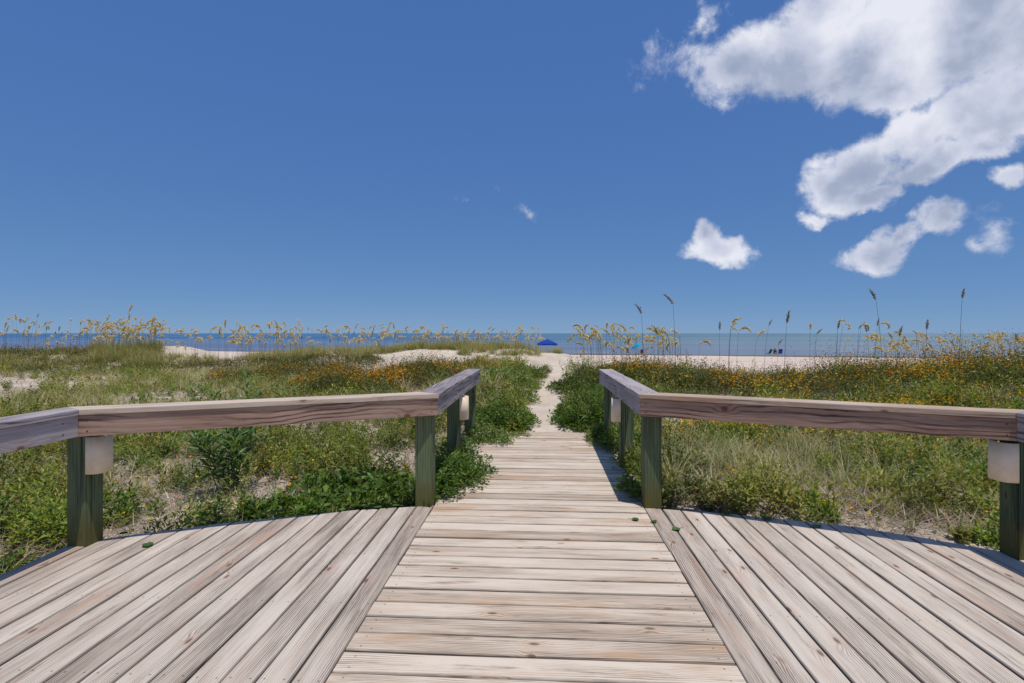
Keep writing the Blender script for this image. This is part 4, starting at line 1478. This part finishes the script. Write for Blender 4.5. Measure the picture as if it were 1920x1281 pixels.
def beach_chair(px, Z, mt, label, rz, s=1.0):
    u, v = at(px, Z)
    t = thing('beach_chair', (u, v, gz(u, v)), label, 'chair', 'chairs on the beach', rz)
    t.scale = (s,) * 3

    def cloth(nm, a, b, w):   # sling between two cross bars
        bm = bmesh.new()
        k = 6
        rows = []
        for i in range(k + 1):
            f = i / k
            p = Vector(a).lerp(Vector(b), f) - Vector((0, 0, .04 * math.sin(math.pi * f)))
            rows.append([bm.verts.new((sx * w, p.y, p.z)) for sx in (-1, 1)])
        for r0, r1 in zip(rows[:-1], rows[1:]):
            bm.faces.new((r0[0], r0[1], r1[1], r1[0]))
        o = link(nm, bm_mesh(nm, bm), mt, t)
        o.modifiers.new('thickness', 'SOLIDIFY').thickness = .012
    cloth('seat', (0, .28, .30), (0, -.22, .24), .28)
    cloth('backrest', (0, -.20, .24), (0, -.50, .92), .28)
    for sx in (-.29, .29):
        bar('leg', (sx, .30, 0), (sx, -.20, .46), .014, M['pole'], t)
        bar('leg', (sx, -.34, 0), (sx, .28, .31), .014, M['pole'], t)
        bar('back_rail', (sx, -.20, .24), (sx, -.51, .94), .014, M['pole'], t)
        bar('armrest', (sx, -.32, .48), (sx, .22, .46), .022, M['pole'], t)


beach_chair(1441, 95, M['green_cloth'], 'green beach chair left of the seated person near the waterline', .5, 1.15)
beach_chair(1463, 95, M['blue_cloth'], 'violet blue beach chair right of the seated person near the waterline', 2.6, 1.15)
beach_chair(1454, 95, M['maroon_cloth'], 'low beach chair under the seated person near the waterline', 3.0, 1.0)
beach_chair(1203, 96, M['maroon_cloth'], 'dark red beach chair under the turquoise umbrella', 2.8, .95)


def seated_person(px, Z, label, rz):
    u, v = at(px, Z)
    t = thing('person', (u, v, gz(u, v)), label, 'person', None, rz)
    J = {'pelvis': ((0, -.12, .33), .14), 'belly': ((0, -.20, .52), .135), 'chest': ((0, -.30, .74), .15), 'neck': ((0, -.34, .92), .06), 'head': ((0, -.31, 1.04), .10), 'crown': ((0, -.31, 1.14), .085)}
    E = [('pelvis', 'belly'), ('belly', 'chest'), ('chest', 'neck'), ('neck', 'head'), ('head', 'crown')]
    for s, nm in ((-1, 'l'), (1, 'r')):
        J.update({nm + 'sh': ((s * .19, -.31, .82), .065), nm + 'el': ((s * .27, -.16, .60), .048), nm + 'wr': ((s * .24, .06, .52), .035), nm + 'hand': ((s * .22, .14, .50), .034),
                  nm + 'hip': ((s * .10, -.10, .33), .10), nm + 'kn': ((s * .13, .32, .42), .07), nm + 'an': ((s * .13, .50, .08), .045), nm + 'toe': ((s * .14, .66, .045), .04)})
        E += [('chest', nm + 'sh'), (nm + 'sh', nm + 'el'), (nm + 'el', nm + 'wr'), (nm + 'wr', nm + 'hand'), ('pelvis', nm + 'hip'), (nm + 'hip', nm + 'kn'), (nm + 'kn', nm + 'an'), (nm + 'an', nm + 'toe')]
    keys = list(J)
    me = bpy.data.meshes.new('body')
    me.from_pydata([J[k][0] for k in keys], [(keys.index(a), keys.index(b)) for a, b in E], [])
    o = link('body', me, M['skin'], t)
    sk = o.modifiers.new('skin', 'SKIN')
    o.modifiers.new('sub', 'SUBSURF').levels = 1
    for i, k in enumerate(keys):
        me.skin_vertices[0].data[i].radius = (J[k][1],) * 2
        me.skin_vertices[0].data[i].use_root = k == 'pelvis'
    bm = bmesh.new()
    for a, b, r0, r1 in (((0, -.12, .30), (0, -.20, .54), .175, .165), ((0, -.20, .54), (0, -.30, .80), .165, .185), ((0, -.30, .80), (0, -.335, .90), .185, .085)):
        bar_bm(bm, a, b, r0, 12, r1)
    for s in (-1, 1):
        bar_bm(bm, (s * .15, -.31, .83), (s * .255, -.19, .65), .085, 10, .065)
    link('shirt', bm_mesh('shirt', bm, True), M['shirt'], t)
    bm = bmesh.new()
    bmesh.ops.create_uvsphere(bm, u_segments=14, v_segments=10, radius=.118)
    for vv in bm.verts:
        vv.co = vv.co + Vector((0, -.335, 1.10))
        if vv.co.y > -.30 and vv.co.z < 1.12:
            vv.co.y = -.30
    link('hair', bm_mesh('hair', bm, True), M['hair'], t)


seated_person(1454, 95, 'person in dark clothing sitting between green and blue chairs near the waterline', 3.0)
